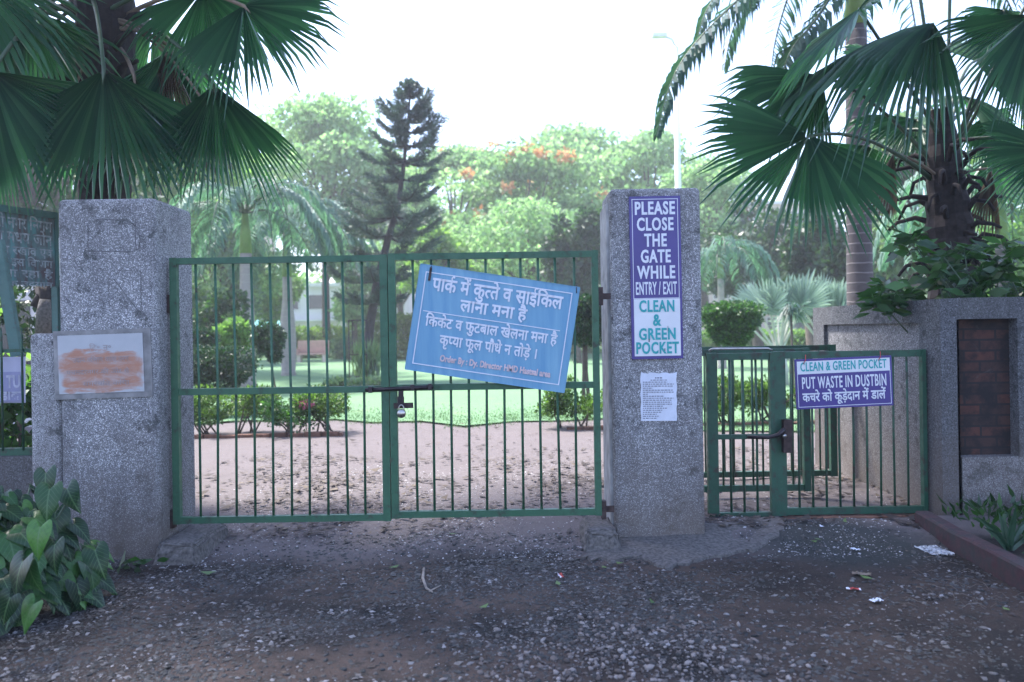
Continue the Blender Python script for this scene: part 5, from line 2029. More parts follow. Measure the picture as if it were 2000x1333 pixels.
silver(1522, 690, 18.5, "stiff silver fan palm beside the mushroom shaped clipped tree", 1)
silver(1618, 690, 20, "stiff silver fan palm partly behind the wing wall's far end", 2)
D = 15.5
c = P(1545, 612, D)
t = thing("dracaena", (c.x, D, 0.06), "small dracaena with a mop of narrow drooping leaves between the silver palms", "plant")
mb = MB()
mb.tube([(c.x + 0.03, D, 0), c], [0.03, 0.022], 7)
mb.build("stem", M['bark'], t)
n = 170
an = rng.uniform(0, 2 * np.pi, n)
V = []
for k in range(n):
    el = rng.uniform(-0.3, 1.3)
    d = Vector((math.cos(an[k]) * math.cos(el), math.sin(an[k]) * math.cos(el), math.sin(el)))
    L = rng.uniform(0.3, 0.5)
    s = d.cross(Vector((0, 0, 1))).normalized() * 0.016
    p1 = c + d * L * 0.5
    p2 = c + d * L * 0.85 + Vector((0, 0, -0.18))
    V += [c - s * 0.5, c + s * 0.5, p1 + s, p1 - s, p1 - s, p1 + s, p2 + s * 0.2, p2 - s * 0.2]
quads_obj("foliage", np.array([list(v) for v in V]), M['pinnate_dark'], t)

# ------------------------------------------------------------------ park furniture far back
D = 38
bx = P(612, 690, D).x
bn = thing("park_bench", (bx, D, 0.06), "pinkish stone park bench at the far edge of the lawn", "bench")
bev_box("seat", bx - 0.75, bx + 0.75, D - 0.45, D, 0.42, 0.50, M['pink_stone'], 0.02, bn)
bev_box("backrest", bx - 0.75, bx + 0.75, D + 0.01, D + 0.10, 0.50, 1.10, M['pink_stone'], 0.04, bn)
for s in (-0.6, 0.6):
    bev_box("leg", bx + s - 0.09, bx + s + 0.09, D - 0.4, D - 0.02, 0.0, 0.418, M['cream_wall'], 0.015, bn)
    bev_box("armrest", bx + s * 1.15 - 0.05, bx + s * 1.15 + 0.05, D - 0.42, D - 0.01, 0.502, 0.74, M['pink_stone'], 0.02, bn)

D = 20
lx_ = P(1325, 400, D).x
lm = thing("street_lamp", (lx_, D, 0.06), "pale lamp post rising behind the notice pillar", "lamp post")
mb = MB()
ztop = P(1316, 92, D).z
mb.tube([(lx_, D, 0), (lx_, D, 3), (lx_, D, ztop)], [0.10, 0.085, 0.06], 12)
mb.build("post", M['pole'], lm)
mb = MB()
mb.tube([(lx_, D, ztop - 0.02), (lx_ - 0.1, D - 0.03, ztop + 0.18), (lx_ - 0.35, D - 0.1, ztop + 0.26)], 0.03, 8)
mb.build("arm", M['pole'], lm)
bev_box("lamp_head", lx_ - 0.62, lx_ - 0.25, D - 0.2, D, ztop + 0.20, ztop + 0.31, M['pole'], 0.03, lm)

# ------------------------------------------------------------------ buildings far behind the trees
def building(px0, px1, py_top, D, label, wall, floors, nwin, win_w=1.1, depth=8.0):
    xa, xb = P(px0, 600, D).x, P(px1, 600, D).x
    h = P((px0 + px1) / 2, py_top, D).z
    t = thing("house", ((xa + xb) / 2, D, 0), label, "house", "houses beyond the park")
    mb = MB()
    mb.box(xa, xb, D, D + depth, -0.1, h)
    mb.build("wall", M[wall], t)
    mb = MB()
    mb.box(xa - 0.25, xb + 0.25, D - 0.35, D + depth + 0.2, h, h + 0.25)
    mb.build("roof", M['white_wall'], t)
    fh = h / floors
    for f in range(floors):
        for k in range(nwin):
            cx = xa + (xb - xa) * (k + 0.5) / nwin
            z0 = f * fh + fh * 0.32
            mb = MB()
            mb.box(cx - win_w / 2 - 0.08, cx + win_w / 2 + 0.08, D - 0.06, D - 0.002, z0 - 0.08, z0 + fh * 0.42 + 0.08)
            wf = mb.build("window", M['white_wall'], t)
            mb = MB()
            mb.box(cx - win_w / 2, cx + win_w / 2, D - 0.075, D - 0.062, z0, z0 + fh * 0.42)
            mb.build("pane", M['dark_glass'], wf)
        if f:
            mb = MB()
            mb.box(xa - 0.1, xb + 0.1, D - 0.9, D - 0.002, f * fh - 0.12, f * fh)
            mb.build("balcony", M[wall], t)
    return t


building(300, 480, 395, 62, "pinkish apartment house glimpsed left of the royal palm trunks", 'cream_wall', 4, 4)
building(495, 790, 560, 60, "low white house glimpsed behind the royal palms and the pine", 'white_wall', 2, 6)
building(900, 1160, 470, 75, "pale apartment house hidden behind the gulmohar trees", 'white_wall', 3, 6)
building(1330, 1640, 400, 66, "pinkish house glimpsed behind the dark trees right of the notice pillar", 'cream_wall', 4, 6)
D = 58
a, b = P(418, 408, D), P(470, 440, D)
mb = MB()
V = []
for i in range(9):
    x = a.x + (b.x - a.x) * i / 8
    V += [(x, D, a.z + 0.12 * math.sin(i)), (x, D - 1.2, b.z + 0.1 * math.sin(i * 1.7)), (x, D - 1.2, b.z - 0.03 + 0.1 * math.sin(i * 1.7)), (x, D, a.z - 0.03 + 0.12 * math.sin(i))]
Fq = []
for i in range(8):
    for k in range(4):
        Fq.append((i * 4 + k, i * 4 + (k + 1) % 4, i * 4 + 4 + (k + 1) % 4, i * 4 + 4 + k))
mb.add(V, Fq, 0, True)
tag(mb.build("awning", M['red_cloth']), "red cloth awning on the pinkish house left of the palms", "awning")
D = 50
a, b = P(498, 628, D), P(556, 641, D)
mb = MB()
V = []
for i in range(9):
    x = a.x + (b.x - a.x) * i / 8
    V += [(x, D, a.z + 0.08 * math.sin(i * 2)), (x, D - 1.0, b.z + 0.06 * math.sin(i * 1.7)), (x, D - 1.0, b.z - 0.03 + 0.06 * math.sin(i * 1.7)), (x, D, a.z - 0.03 + 0.08 * math.sin(i * 2))]
mb.add(V, Fq, 0, True)
tag(mb.build("tarpaulin", M['teal_cloth']), "teal tarpaulin between the two royal palm trunks far back", "tarpaulin")


# ------------------------------------------------------------------ trees behind
def tree_px(pxc, py_top, py_low, pxw, D, label, m, n, **kw):
    x = P(pxc, 500, D).x
    h = P(pxc, py_top, D).z
    zl_ = max(1.2, P(pxc, py_low, D).z)
    return broad_tree("broad_tree", (x, D, 0.05), h, pxw / F * D, zl_, label, m, n, group="trees behind the lawn", **kw)


tree_px(635, 188, 500, 330, 44, "tall lime-green tree between the royal palms and the Norfolk pine", 'tree_lime', 17000, nclump=60, leaf=0.30)
tree_px(890, 282, 590, 320, 50, "lime-green gulmohar dotted with orange blossom beside the Norfolk pine", 'tree_lime', 16000, nclump=56, leaf=0.32, flowers=(12, 'flower_orange', 0.35), flat=0.8)
tree_px(1010, 275, 580, 360, 47, "spreading gulmohar with the most orange blossom above the blue notice", 'tree_lime', 18000, nclump=64, leaf=0.30, flowers=(26, 'flower_orange', 0.35), flat=0.7, lean=(0.5, 0))
tree_px(1120, 252, 540, 330, 54, "pale lime tree rising behind the notice pillar's left edge", 'tree_lime', 16000, nclump=56, leaf=0.34)
tree_px(1265, 255, 540, 280, 52, "bright lime tree between the notice pillar and the drooping fan leaf", 'tree_lime', 15000, nclump=48, leaf=0.32)
tree_px(780, 330, 600, 240, 56, "lime tree right behind the Norfolk pine's crown", 'tree_lime', 11000, nclump=40, leaf=0.34)
tree_px(1125, 395, 600, 130, 32, "dark dense tree close behind the notice pillar's left edge", 'tree_dark', 7000, nclump=24, leaf=0.22, trunk_r=0.14)
tree_px(860, 440, 620, 170, 36, "shady tree behind the gate's middle posts", 'tree_mid', 6500, nclump=24, leaf=0.24, trunk_r=0.15)
tree_px(1030, 385, 660, 360, 40, "mid-green tree with a reddish trunk above the blue notice", 'tree_lime', 12000, nclump=54, leaf=0.24, trunk_r=0.15, flat=0.7)
tree_px(1385, 300, 560, 210, 46, "lime tree filling the gap just right of the notice pillar's top", 'tree_lime', 9000, nclump=40, leaf=0.30)
tree_px(470, 300, 600, 240, 42, "lime tree behind the thick royal palm's crown", 'tree_lime', 9000, nclump=40, leaf=0.28)
tree_px(690, 480, 640, 150, 40, "yellow-green small tree behind the Norfolk pine's lower branches", 'tree_lime', 5500, nclump=20, leaf=0.24, trunk_r=0.14)
tree_px(430, 385, 640, 190, 36, "pale grey-green tree in front of the pinkish house", 'tree_grey', 7500, nclump=40, leaf=0.24, trunk_r=0.14)
tree_px(525, 470, 640, 120, 48, "mid-green tree seen between the two royal palm trunks", 'tree_mid', 4200, nclump=18, leaf=0.26, trunk_r=0.15)
tree_px(330, 120, 520, 330, 30, "tall mid-green tree behind the drooping palm leaves of the plaque pillar", 'tree_mid', 11000, nclump=34, leaf=0.26)
tree_px(60, 40, 520, 420, 22, "dark spreading tree filling the gap behind the leftmost palm leaves", 'tree_dark', 11000, nclump=36, leaf=0.22)
tree_px(1480, 370, 610, 230, 34, "dark tree behind the young royal palm", 'tree_dark', 8000, nclump=28, leaf=0.24)
tree_px(1590, 330, 640, 150, 27, "dark glossy tree behind the silver palms", 'tree_dark', 8000, nclump=28, leaf=0.2, trunk_r=0.25)
tree_px(1780, 230, 560, 240, 26, "grey-green tree behind the ringed royal palm trunk", 'tree_grey', 10000, nclump=34, leaf=0.2)
tree_px(1960, 260, 640, 260, 24, "mid-green tree at the right edge behind the fan palm", 'tree_mid', 9000, nclump=42, leaf=0.2)
tree_px(1740, 440, 640, 240, 30, "dark trunky tree low behind the ringed royal palm", 'tree_dark', 8000, nclump=26, leaf=0.22, trunk_r=0.4)
# unseen tree added at the left to shade the gate's road side
ot = thing("broad_tree", (-7.6, 7.6, 0.05), "tall overhanging tree added out of view to shade the road side of the gate", "tree")
mb = MB()
mb.tube([(-7.6, 7.6, -0.1), (-7.5, 7.6, 1.0), (-7.0, 7.5, 4.5), (-5.6, 7.3, 7.6)], [0.36, 0.28, 0.24, 0.17], 10)
mb.build("trunk", M['bark'], ot)
cl = []
for i in range(60):
    an, rd = rnd.uniform(0, 6.283), math.sqrt(rnd.random())
    c = Vector((-2.7 + math.cos(an) * rd * 6.2, 6.8 + math.sin(an) * rd * 3.5, rnd.uniform(7.7, 9.8)))
    c.y -= 0.7
    cl.append((c, (1.0, 0.9, 0.5)))
    if i % 4 == 0:
        mb = MB()
        s0 = Vector((-6.2, 7.4, 6.6))
        mb.tube([s0, s0.lerp(c, 0.5) + Vector((0, 0, 0.4)), c], [0.10, 0.07, 0.025], 6)
        mb.build("limb", M['bark'], ot)
crown_obj("crown", cl, 24000, 0.20, 0.12, M['tree_dark'], ot)
# the far wood that closes every gap
cl = []
for i in range(70):
    x = -75 + 160 * i / 69
    for k in range(2):
        cl.append((Vector((x + rnd.uniform(-1, 1), 84 + rnd.uniform(-4, 4), rnd.uniform(1.5, 4.5) + 2.4 * k)), (3.0, 3.0, 2.6)))
tag(crown_obj("far_wood", cl, 22000, 0.75, 0.5, M['tree_mid']), kind="stuff")

# ------------------------------------------------------------------ left: railing, notice board, banner
fy = 5.52
fl_ = thing("railing", (-3.4, fy, 0.6), "green spiked railing on the low wall left of the plaque pillar", "railing")
zA, zB = P(30, 685, fy).z, P(30, 888, fy).z
mb = MB()
mb.bar((-5.6, fy, zA), (-3.104, fy, zA), 0.022, 0.03)
mb.bar((-5.6, fy, zB + 0.02), (-3.104, fy, zB + 0.02), 0.05, 0.04)
mb.bar((-3.12, fy - 0.003, zB - 0.02), (-3.12, fy - 0.003, zA + 0.0), 0.03, 0.036)
mb.build("frame", M['green_dull'], fl_)
for px in (48, 8, -32, -72, -112, -152, -192, -232):
    x = P(px, 780, fy).x
    mb = MB()
    mb.tube([(x, fy - 0.02, zB + 0.03), (x, fy - 0.02, zA + 0.10), (x, fy - 0.02, zA + 0.16)], [0.0085, 0.0085, 0.002], 6)
    mb.build("bar", M['green_dull'], fl_)
mb = MB()
mb.box(-5.6, -3.101, fy - 0.08, fy + 0.16, -0.1, zB - 0.006)
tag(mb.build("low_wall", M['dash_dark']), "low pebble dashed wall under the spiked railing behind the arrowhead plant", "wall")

# notice board on a green frame
A, B = P(-150, 372, 5.75), P(110, 416, 6.72)
C = P(114, 560, 6.72)
u = Vector((B.x - A.x, B.y - A.y, 0)).normalized()
nb = thing("notice_board", (B.x - 0.6, 6.3, 0.05), "weathered peeling green notice board with Hindi lines on slanted legs behind the railing", "sign")
zt_ = B.z
zb_ = C.z
Lb = ((B - A).x ** 2 + (B - A).y ** 2) ** 0.5
pn = Panel((B.x - u.x * Lb / 2, B.y - u.y * Lb / 2, (zt_ + zb_) / 2), u, (0, 0, 1))
a, b = Lb / 2, (zt_ - zb_) / 2
mb = MB()
pn.slab(mb, -a + 0.02, a - 0.02, -b, b - 0.055, -0.012, 0.0)
mb.build("board", M['oldboard'], nb)
mb = MB()
pn.slab(mb, -a, a, b - 0.055, b, -0.03, 0.02)
pn.slab(mb, a - 0.02, a + 0.01, -b, b - 0.056, -0.03, 0.012)
pn.slab(mb, -a - 0.01, -a + 0.02, -b, b - 0.056, -0.03, 0.012)
mb.build("frame", M['teal'], nb)
mb = MB()
M['worn_white'] = plain("worn_white_lettering", (0.25, 0.28, 0.29), 0.8, 0, 0.55, 26)
lines = [(['द', 'क', '्', 'ष', 'ि', 'ण', ' ', 'ि', 'द', 'ल', 'ल', 'ी', ' ', 'न', 'ग', 'र', ' ', 'ि', 'न', 'ग', 'म'], 0.080),
         (['उ', 'द', 'य', 'ा', 'न', ' ', 'ि', 'व', 'भ', 'ा', 'ग', ' ', 'म', 'ध', 'य', ' ', 'ज', 'ो', 'न'], 0.080),
         (['इ', 'स', ' ', 'प', 'ा', 'क', REPH, ' ', 'क', 'ा', ' ', 'र', 'ख', ' ', 'र', 'ख', 'ा', 'व', ' ', 'ए', 'व', 'ं'], 0.060),
         (['ि', 'व', 'क', 'ा', 'स', ' ', 'क', 'े', ' ', 'प', RAKAR, 'ब', 'न', 'ध', ' ', 'इ', 'स', ' ', 'ि', 'व', 'भ', 'ा', 'ग'], 0.055),
         (['द', 'ा', 'र', 'ा', ' ', 'ि', 'क', 'य', 'ा', ' ', 'ज', 'ा', ' ', 'र', 'ह', 'ा', ' ', 'ह', 'ै'], 0.055),
         (['स', 'ह', 'ा', 'य', 'क', ' ', 'ि', 'न', 'द', 'े', 'श', 'क', ' ', 'उ', 'द', 'य', 'ा', 'न'], 0.040)]
yy = b - 0.055
for tk, hgt in lines:
    yy -= hgt + 0.035
    pn.text(newline(), [x for x in tk if x != '्'], 0.0, yy, (2 * a) * 0.92, hgt, 0.0025, off=0.02, cap=0.622)
flush_lines("lettering", M['worn_white'], nb)
mb = MB()
mb.bar(P(-4, 470, 5.95), P(34, 696, 5.95), 0.075, 0.05)
l1 = mb.build("leg", M['teal'], nb)
mb = MB()
e = pn.at(a - 0.01, -b, -0.02)
mb.bar((e.x, e.y + 0.01, e.z + 0.2), (e.x, e.y + 0.03, 0.0), 0.05, 0.04)
mb.build("leg", M['teal'], nb)

# banner tied behind the railing
q0, q1 = P(-260, 792, 5.72), P(50, 697, 5.72)
bn_ = thing("banner", ((q0.x + q1.x) / 2, 5.72, (q0.z + q1.z) / 2), "faded lilac printed banner tied behind the spiked railing", "banner")
pn = Panel(((q0.x + q1.x) / 2, 5.72, (q0.z + q1.z) / 2), (1, 0, 0.0), (0, 0, 1))
a, b = (q1.x - q0.x) / 2, (q1.z - q0.z) / 2
mb = MB()
V = []
for j in range(7):
    for i in range(31):
        V.append(pn.at(-a + 2 * a * i / 30, -b + 2 * b * j / 6, 0.006 * math.sin(i * 1.1 + j * 0.3)))
mb.add(V, [(j * 31 + i, j * 31 + i + 1, (j + 1) * 31 + i + 1, (j + 1) * 31 + i) for j in range(6) for i in range(30)], 0, True)
mb.build("cloth", M['banner'], bn_)
mb = MB()
pn.rect(mb, -a, a - 0.03, -b * 0.95, b * 0.35, 0.009)
mb.build("blue_band", M['banner_blue'], bn_)
mb = MB()
pn.text(newline(), list("TU"), a - 0.085, -b * 0.32, 0.10, 0.085, 0.0115, off=0.03)
pn.text(newline(), ['ड', 'ा', 'क'], a - 0.105, -b * 0.85, 0.15, 0.055, 0.0115, off=0.03, cap=0.622)
flush_lines("lettering", M['banner_letter'], bn_)
# dark trunks and greenery behind the board
st = thing("tree_stump", (P(100, 620, 8.2).x, 8.2, 0.05), "dark old trunk with a lopped bough seen under the weathered notice board", "tree")
mb = MB()
mb.tube([P(104, 960, 8.2), P(102, 700, 8.2), P(106, 600, 8.2), P(100, 560, 8.2)], [0.17, 0.15, 0.14, 0.15], 10)
mb.tube([P(104, 590, 8.2), P(84, 570, 8.15), P(66, 600, 8.1)], [0.10, 0.07, 0.04], 8)
mb.build("trunk", M['bark_dark'], st)
mb = MB()
mb.tube([P(84, 660, 8.0), P(86, 610, 8.0), P(88, 585, 8.0)], [0.075, 0.07, 0.05], 8)
mb.build("lopped_bough", M['cement_dirty'], st)
building(-240, 90, 500, 12.5, "white house wall seen under the weathered notice board", 'white_wall', 1, 2, 0.9, 1.2)
for (px, py, D, r, label, m) in ((30, 830, 6.6, 0.35, "bright weedy shrub behind the spiked railing's lower bars", 'topiary_bright'), (20, 610, 9.5, 0.5, "leafy shrub seen between the slanted leg and the old trunk", 'tree_dark'), (-150, 700, 7.6, 0.7, "leafy shrub behind the banner left of the slanted leg", 'tree_mid')):
    c = P(px, py, D)
    t = thing("shrub", (c.x, D, 0.06), label, "shrub", "shrubs behind the spiked railing")
    cl = [(c + Vector((rnd.uniform(-r, r), rnd.uniform(-r, r) * 0.5, rnd.uniform(-r, r) * 0.8)), (r * 0.45, r * 0.4, r * 0.4)) for _ in range(9)]
    mb = MB()
    for k in range(3):
        mb.tube([(c.x, D, 0), Vector((c.x, D, 0)).lerp(cl[k][0], 0.5), cl[k][0]], [0.02, 0.015, 0.008], 6)
    mb.build("stems", M['bark'], t)
    crown_obj("foliage", cl, 1100, 0.10, 0.06, M[m], t, shell=0.2)


# ------------------------------------------------------------------ arrowhead plant, bottom left
def arrow_leaf_mesh(name="leaf"):
    """Arrowhead blade along +Y, length 1, with UVs; slightly cupped."""
    out = [(0.0, 0.0), (0.10, -0.16), (0.22, -0.27), (0.33, -0.24), (0.41, -0.08), (0.42, 0.10), (0.37, 0.30), (0.28, 0.50), (0.17, 0.70), (0.08, 0.86), (0.0, 1.0)]
    bm = bmesh.new()
    uvl = bm.loops.layers.uv.new("UVMap")
    rows = 11
    grid = {}
    for s in (-1, 1):
        prevs = None
        for i, (w_, y_) in enumerate(out):
            row = []
            ym = max(y_, 0.0) if i < 5 else y_
            ymid = [0, 0.015, 0.03, 0.06, 0.12, 0.20, 0.36, 0.54, 0.72, 0.87, 1.0][i]
            for k in range(4):
                f = k / 3
                x = s * w_ * f
                y = ymid + (y_ - ymid) * f
                z = 0.10 * f * w_ * 2 - 0.28 * y * y - 0.05 * f * f
                row.append(bm.verts.new((x, y, z)))
            if prevs:
                for k in range(3):
                    q = [prevs[k], prevs[k + 1], row[k + 1], row[k]]
                    if s < 0:
                        q = q[::-1]
                    try:
                        fc = bm.faces.new(q)
                        fc.smooth = True
                    except ValueError:
                        pass
            prevs = row
    for f in bm.faces:
        for l in f.loops:
            l[uvl].uv = (0.5 + l.vert.co.x, (l.vert.co.y + 0.3) / 1.3)
    bmesh.ops.remove_doubles(bm, verts=bm.verts[:], dist=1e-5)
    me = bpy.data.meshes.new(name)
    bm.to_mesh(me)
    bm.free()
    me.materials.append(M['vein_leaf'])
    return me


LEAF = arrow_leaf_mesh()
pb = Vector((-2.82, 4.36, 0.0))
apl = thing("arrowhead_plant", pb, "bushy arrowhead plant with big veined leaves in the lower left corner by the plaque pillar", "plant")
placed = []
# screen-placed show leaves: (px, py, D, length, yaw of tip in image deg (0=down), pitch)
show = [(62, 1062, 3.75, 0.24, 20, 0.5), (120, 1030, 3.95, 0.22, -25, 0.6), (55, 1215, 3.55, 0.23, 10, 0.25), (110, 1160, 3.65, 0.20, -20, 0.4), (195, 1100, 4.05, 0.21, -30, 0.3), (190, 1045, 4.2, 0.22, -60, 0.6),
        (25, 1130, 3.6, 0.24, 25, 0.3), (150, 1145, 3.8, 0.20, -5, 0.3), (85, 985, 4.1, 0.24, 10, 0.8), (20, 1010, 3.85, 0.24, 40, 0.7), (140, 975, 4.25, 0.22, -40, 0.8), (30, 955, 4.2, 0.25, 30, 0.9), (90, 950, 4.35, 0.24, -20, 0.9),
        (175, 1000, 4.35, 0.20, -50, 0.7), (100, 1095, 3.75, 0.22, 5, 0.4), (165, 1190, 3.75, 0.18, -10, 0.1), (5, 1200, 3.5, 0.22, 20, 0.2), (-30, 1060, 3.7, 0.24, 40, 0.5), (60, 1140, 3.62, 0.22, -15, 0.35), (205, 1035, 4.4, 0.18, -70, 0.5)]


def add_leaf(pos, L, dirv, nrm):
    y = N3(dirv)
    n_ = Vector(nrm)
    n_ = (n_ - y * n_.dot(y)).normalized()
    x = y.cross(n_)
    o = bpy.data.objects.new("leaf", LEAF)
    COL.objects.link(o)
    mw = Matrix(((x.x, y.x, n_.x, 0), (x.y, y.y, n_.y, 0), (x.z, y.z, n_.z, 0), (0, 0, 0, 1)))
    o.parent = apl
    loc = Vector(pos) - pb
    o.matrix_local = Matrix.Translation(loc) @ mw @ Matrix.Scale(L, 4)


for (px, py, D, L, yaw, pitch) in show[::2]:
    ya = R(yaw)
    dirv = Vector((-math.sin(ya) * 1.0, -0.45 * pitch - 0.15, -math.cos(ya)))
    L *= 0.8
    base = P(px, py, D) - dirv.normalized() * L * 0.4
    add_leaf(base, L * rnd.uniform(0.72, 0.95), dirv + Vector((rnd.uniform(-0.3, 0.3), rnd.uniform(-0.2, 0.2), 0)), (rnd.uniform(-0.6, 0.6), -1, 0.3 + 0.75 * pitch))
for i in range(330):
    an = rnd.uniform(-math.pi * 1.02, 0.25)          # the side towards the path
    el = math.asin(rnd.uniform(0.02, 0.98))
    sh = rnd.uniform(0.74, 1.0)
    o3 = Vector((math.cos(an) * math.cos(el), math.sin(an) * math.cos(el), math.sin(el)))
    pos = Vector((-2.87 + o3.x * 0.58 * sh, 4.36 + o3.y * 0.56 * sh, 0.06 + o3.z * 0.62 * sh))
    d = Vector((o3.x * 0.7 + rnd.uniform(-.55, .55), o3.y * 0.7 + rnd.uniform(-.3, .3), -0.75 + rnd.uniform(-.3, .45)))
    add_leaf(pos, rnd.choice((0.09, 0.12, 0.15, 0.18)) * rnd.uniform(0.85, 1.1), d, (o3.x + rnd.uniform(-.4, .4), o3.y - 0.2 + rnd.uniform(-.2, .2), o3.z + 0.5))
mb = MB()
for i in range(30):
    an = rnd.uniform(0, 6.28)
    rad = rnd.uniform(0.1, 0.5)
    e = Vector((-2.82 + math.cos(an) * rad, 4.36 + math.sin(an) * rad, rnd.uniform(0.25, 0.62)))
    s0 = Vector((-2.82 + math.cos(an) * rad * 0.3, 4.36 + math.sin(an) * rad * 0.3, 0))
    mb.tube([s0, s0.lerp(e, 0.5) + Vector((0, 0, 0.08)), e], 0.006, 5)
mb.build("stems", M['petiole'], apl)
# two leaf shoots on the ground by the pillar's foot
wd = thing("weed", (-2.42, 4.85, 0.01), "small weed at the foot of the plaque pillar", "plant")
n = 14
v = leaves(np.stack([rng.normal(-2.42, 0.06, n), rng.normal(4.9, 0.05, n), rng.uniform(0.02, 0.07, n)], 1), np.stack([rng.normal(0.3, 0.6, n), rng.normal(-0.4, 0.4, n), rng.uniform(-0.1, 0.3, n)], 1), rng.uniform(0.07, 0.13, n), 0.04)
quads_obj("foliage", v, M['shrub'], wd)

# ------------------------------------------------------------------ broad-leaved shrub over the right wall
sb = thing("shrub", (3.9, 6.35, 0.05), "dark broad-leaved shrub leaning over the top of the boundary wall", "shrub")
cl = []
V = []
tips = []
for i in range(46):
    px = rnd.uniform(1720, 2080)
    lo, hi = 590, 470 if px > 1760 else 550
    if px > 1900:
        hi = 470
    py = rnd.uniform(hi, lo)
    tips.append(P(px, py, rnd.uniform(5.95, 6.9)))
for px, py in ((1708, 578), (1722, 560), (1775, 470), (1790, 455), (1985, 490), (1960, 510)):
    tips.append(P(px, py, 6.1))
for tp in tips:
    mb = MB()
    b0 = Vector((3.9 + rnd.uniform(-0.4, 0.6), 6.4, 0.9))
    mb.tube([b0, b0.lerp(tp, 0.55) + Vector((0, 0, -0.05)), tp], [0.010, 0.007, 0.004], 5)
    mb.build("twig", M['petiole'], sb)
vs_ = []
for tp in tips:
    n = 15
    an = rng.uniform(0, 2 * np.pi, n)
    d = np.stack([np.cos(an), np.sin(an), rng.uniform(-0.7, 0.5, n)], 1)
    c = np.array([list(tp)] * n) - np.array([[0, 0, 0.05]]) * rng.uniform(-0.3, 2.2, (n, 1)) + d * 0.015 + rng.normal(size=(n, 3)) * 0.02
    L = rng.uniform(0.10, 0.19, n)
    vs_.append(leaves(c, d, L, L * 0.42, 0.12))
quads_obj("foliage", np.concatenate(vs_), M['shrub'], sb)

# sword-leaved plant and weeds in the bed
ag = thing("sword_plant", (3.02, 4.75, 0.085), "sword-leaved plant in the bed behind the red kerb", "plant")
cb = P(1972, 1078, 4.75)
cb.z = 0.085
for (tx, ty, ln) in ((1985, 985, 0), (1905, 1008, 0), (1920, 1030, 0), (2020, 1000, 0), (2040, 1040, 0), (1950, 1000, 0)):
    tp = P(tx, ty, 4.75 + rnd.uniform(-0.15, 0.15))
    d = tp - cb
    s = d.cross(Vector((0, 1, 0.2))).normalized() * 0.022
    m1 = cb.lerp(tp, 0.45) + Vector((0, 0, 0.03))
    q = Vector((0, 0.012, 0))
    mb = MB()
    mb.add([cb - s * 0.8, cb + q, cb + s * 0.8, m1 - s, m1 + q, m1 + s, tp], [(0, 1, 4, 3), (1, 2, 5, 4), (3, 4, 6), (4, 5, 6)])
    mb.build("blade", M['spike'], ag)
wv = thing("weed", (3.1, 5.25, 0.085), "green weeds at the foot of the boundary wall behind the red kerb", "plant")
n = 420
v = leaves(np.stack([rng.uniform(2.95, 4.1, n), rng.uniform(4.6, 5.6, n), rng.uniform(0.09, 0.2, n)], 1), np.stack([rng.normal(0, 0.6, n), rng.normal(-0.2, 0.6, n), rng.uniform(0.1, 1.2, n)], 1), rng.uniform(0.05, 0.14, n), 0.03)
quads_obj("foliage", v, M['shrub'], wv)


# ------------------------------------------------------------------ litter
def on_ground(px, py):
    D = HCAM * F / ((py + ROLL * (px - 1000)) - HZ)
    p = P(px, py, D)
    return Vector((p.x, p.y, float(gh(p.x, p.y)) + 0.006))


def crumple(name, px, py, w, h, ang, mats, label, cat, amp=0.012, band=None, nx=8, ny=6):
    c = on_ground(px, py)
    mb = MB()
    ca, sa = math.cos(ang), math.sin(ang)
    V = []
    for j in range(ny + 1):
        for i in range(nx + 1):
            x, y = (i / nx - 0.5) * w, (j / ny - 0.5) * h
            x += rnd.uniform(-1, 1) * w * 0.03
            y += rnd.uniform(-1, 1) * h * 0.03
            V.append(c + Vector((x * ca - y * sa, x * sa + y * ca, abs(rnd.gauss(0, 1)) * amp + 0.004)))
    for j in range(ny):
        for i in range(nx):
            pass
    Fq = [(j * (nx + 1) + i, j * (nx + 1) + i + 1, (j + 1) * (nx + 1) + i + 1, (j + 1) * (nx + 1) + i) for j in range(ny) for i in range(nx)]
    mb.add(V, Fq, 0, False)
    if band:
        for k, (j, i) in enumerate((j, i) for j in range(ny) for i in range(nx)):
            if band[0] <= i / nx < band[1]:
                mb.M[k] = 1
    o = mb.build(name, mats, None, c)
    return tag(o, label, cat)


crumple("plastic_bag", 1825, 1080, 0.15, 0.20, 0.1, [M['plastic']], "crumpled clear plastic bag lying beside the red kerb", "plastic bag", 0.005, nx=14, ny=14)
crumple("wrapper", 1667, 1154, 0.075, 0.028, -0.25, [M['wrap_white'], M['wrap_red']], "flat red and white wrapper on the dark earth below the dustbin notice", "wrapper", 0.004, (0.15, 0.85))
crumple("wrapper", 1095, 1130, 0.025, 0.075, 0.2, [M['wrap_white'], M['wrap_red']], "small twisted white and red wrapper on the gravel before the gate", "wrapper", 0.01, (0.5, 1.0), 4, 6)
crumple("paper_scrap", 1712, 1179, 0.06, 0.045, 0.4, [M['paper']], "torn white paper scrap just below the red and white wrapper", "paper", 0.008)
crumple("paper_scrap", 1671, 1080, 0.055, 0.03, -0.4, [M['paper']], "folded white paper scrap between the dustbin notice and the wrapper", "paper", 0.006)
crumple("dry_leaf", 1683, 1126, 0.10, 0.045, -0.4, [M['petiole_tan']], "large dry ochre leaf on the earth above the red and white wrapper", "leaf", 0.006)
crumple("paper_scrap", 1605, 1046, 0.022, 0.02, 0, [M['paper']], "tiny white paper pellet in front of the railing's sill", "paper", 0.006, None, 3, 3)
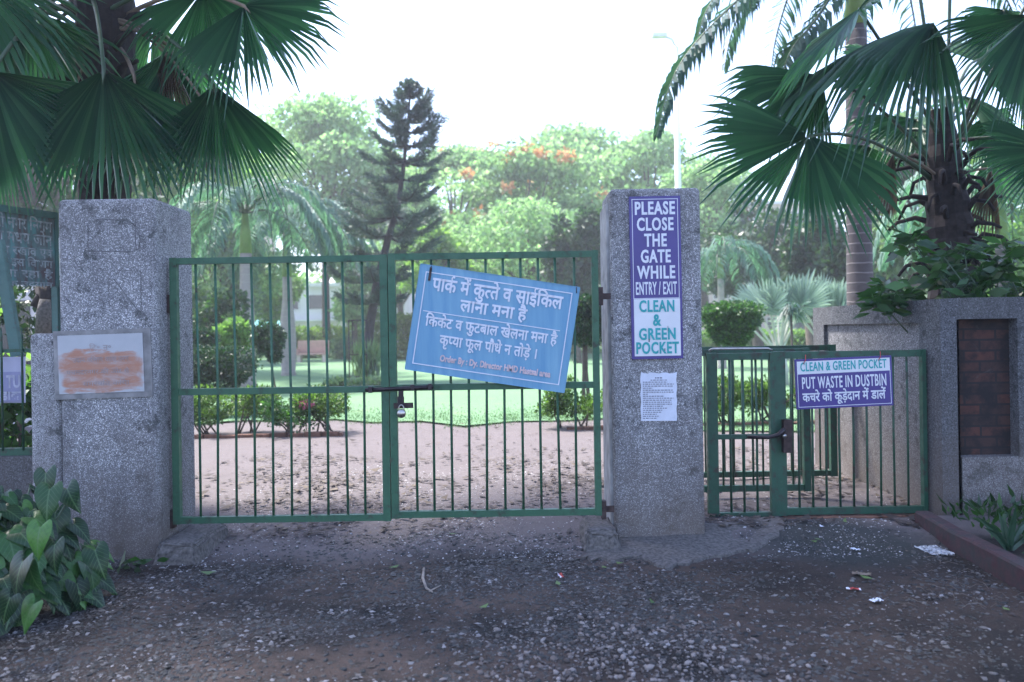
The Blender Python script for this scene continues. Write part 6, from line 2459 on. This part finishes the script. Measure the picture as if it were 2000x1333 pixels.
x = np.array([on_ground(a, b).x for a, b in ((1650, 1036), (1597, 1066), (1590, 1070), (1692, 1134), (1250, 1078), (1180, 1108), (1090, 1145), (945, 1190), (770, 1112), (885, 1062), (1965, 1195), (1275, 1180), (1210, 1105), (407, 1128))])
y = np.array([on_ground(a, b).y for a, b in ((1650, 1036), (1597, 1066), (1590, 1070), (1692, 1134), (1250, 1078), (1180, 1108), (1090, 1145), (945, 1190), (770, 1112), (885, 1062), (1965, 1195), (1275, 1180), (1210, 1105), (407, 1128))])
fo = fallen("green_leaf_scraps", x, y, rng.uniform(0.05, 0.10, len(x)), M['fresh_leaf'])
tag(fo, kind="stuff")
tw = on_ground(835, 1130)
mb = MB()
mb.tube([on_ground(828, 1112), on_ground(826, 1135) + Vector((0, 0, 0.015)), on_ground(833, 1155) + Vector((0, 0, 0.01)), on_ground(845, 1160)], [0.008, 0.009, 0.007, 0.004], 6)
mb.tube([on_ground(838, 1158), on_ground(862, 1150) + Vector((0, 0, 0.012))], [0.005, 0.003], 5)
tag(mb.build("twig", M['twig']), "curved pale twig lying on the gravel before the gate", "twig")
# straw and twig scraps along the kerb
mb = MB()
for i in range(80):
    q = on_ground(rnd.uniform(1780, 1990), rnd.uniform(1060, 1200))
    if q.x > 2.66:
        continue
    a = rnd.uniform(0, 3.14)
    L = rnd.uniform(0.04, 0.14)
    dv = Vector((math.cos(a), math.sin(a), 0)) * L
    mb.tube([q, q + dv * 0.5 + Vector((0, 0, 0.012)), q + dv], 0.0015, 4)
tag(mb.build("straw", M['straw']), kind="stuff")

# ------------------------------------------------------------------ haze
def haze():
    m = bpy.data.materials.new("haze")
    m.use_nodes = True
    nt = m.node_tree
    nt.nodes.clear()
    o = nt.nodes.new("ShaderNodeOutputMaterial")
    v = nt.nodes.new("ShaderNodeVolumePrincipled")
    v.inputs["Color"].default_value = (0.93, 0.96, 1.0, 1)
    v.inputs["Density"].default_value = 0.0025
    v.inputs["Anisotropy"].default_value = 0.35
    nt.links.new(v.outputs[0], o.inputs["Volume"])
    mb = MB()
    mb.box(-170, 170, -50, 160, -1.5, 24)
    h = mb.build("haze", m)
    tag(h, kind="stuff")


haze()
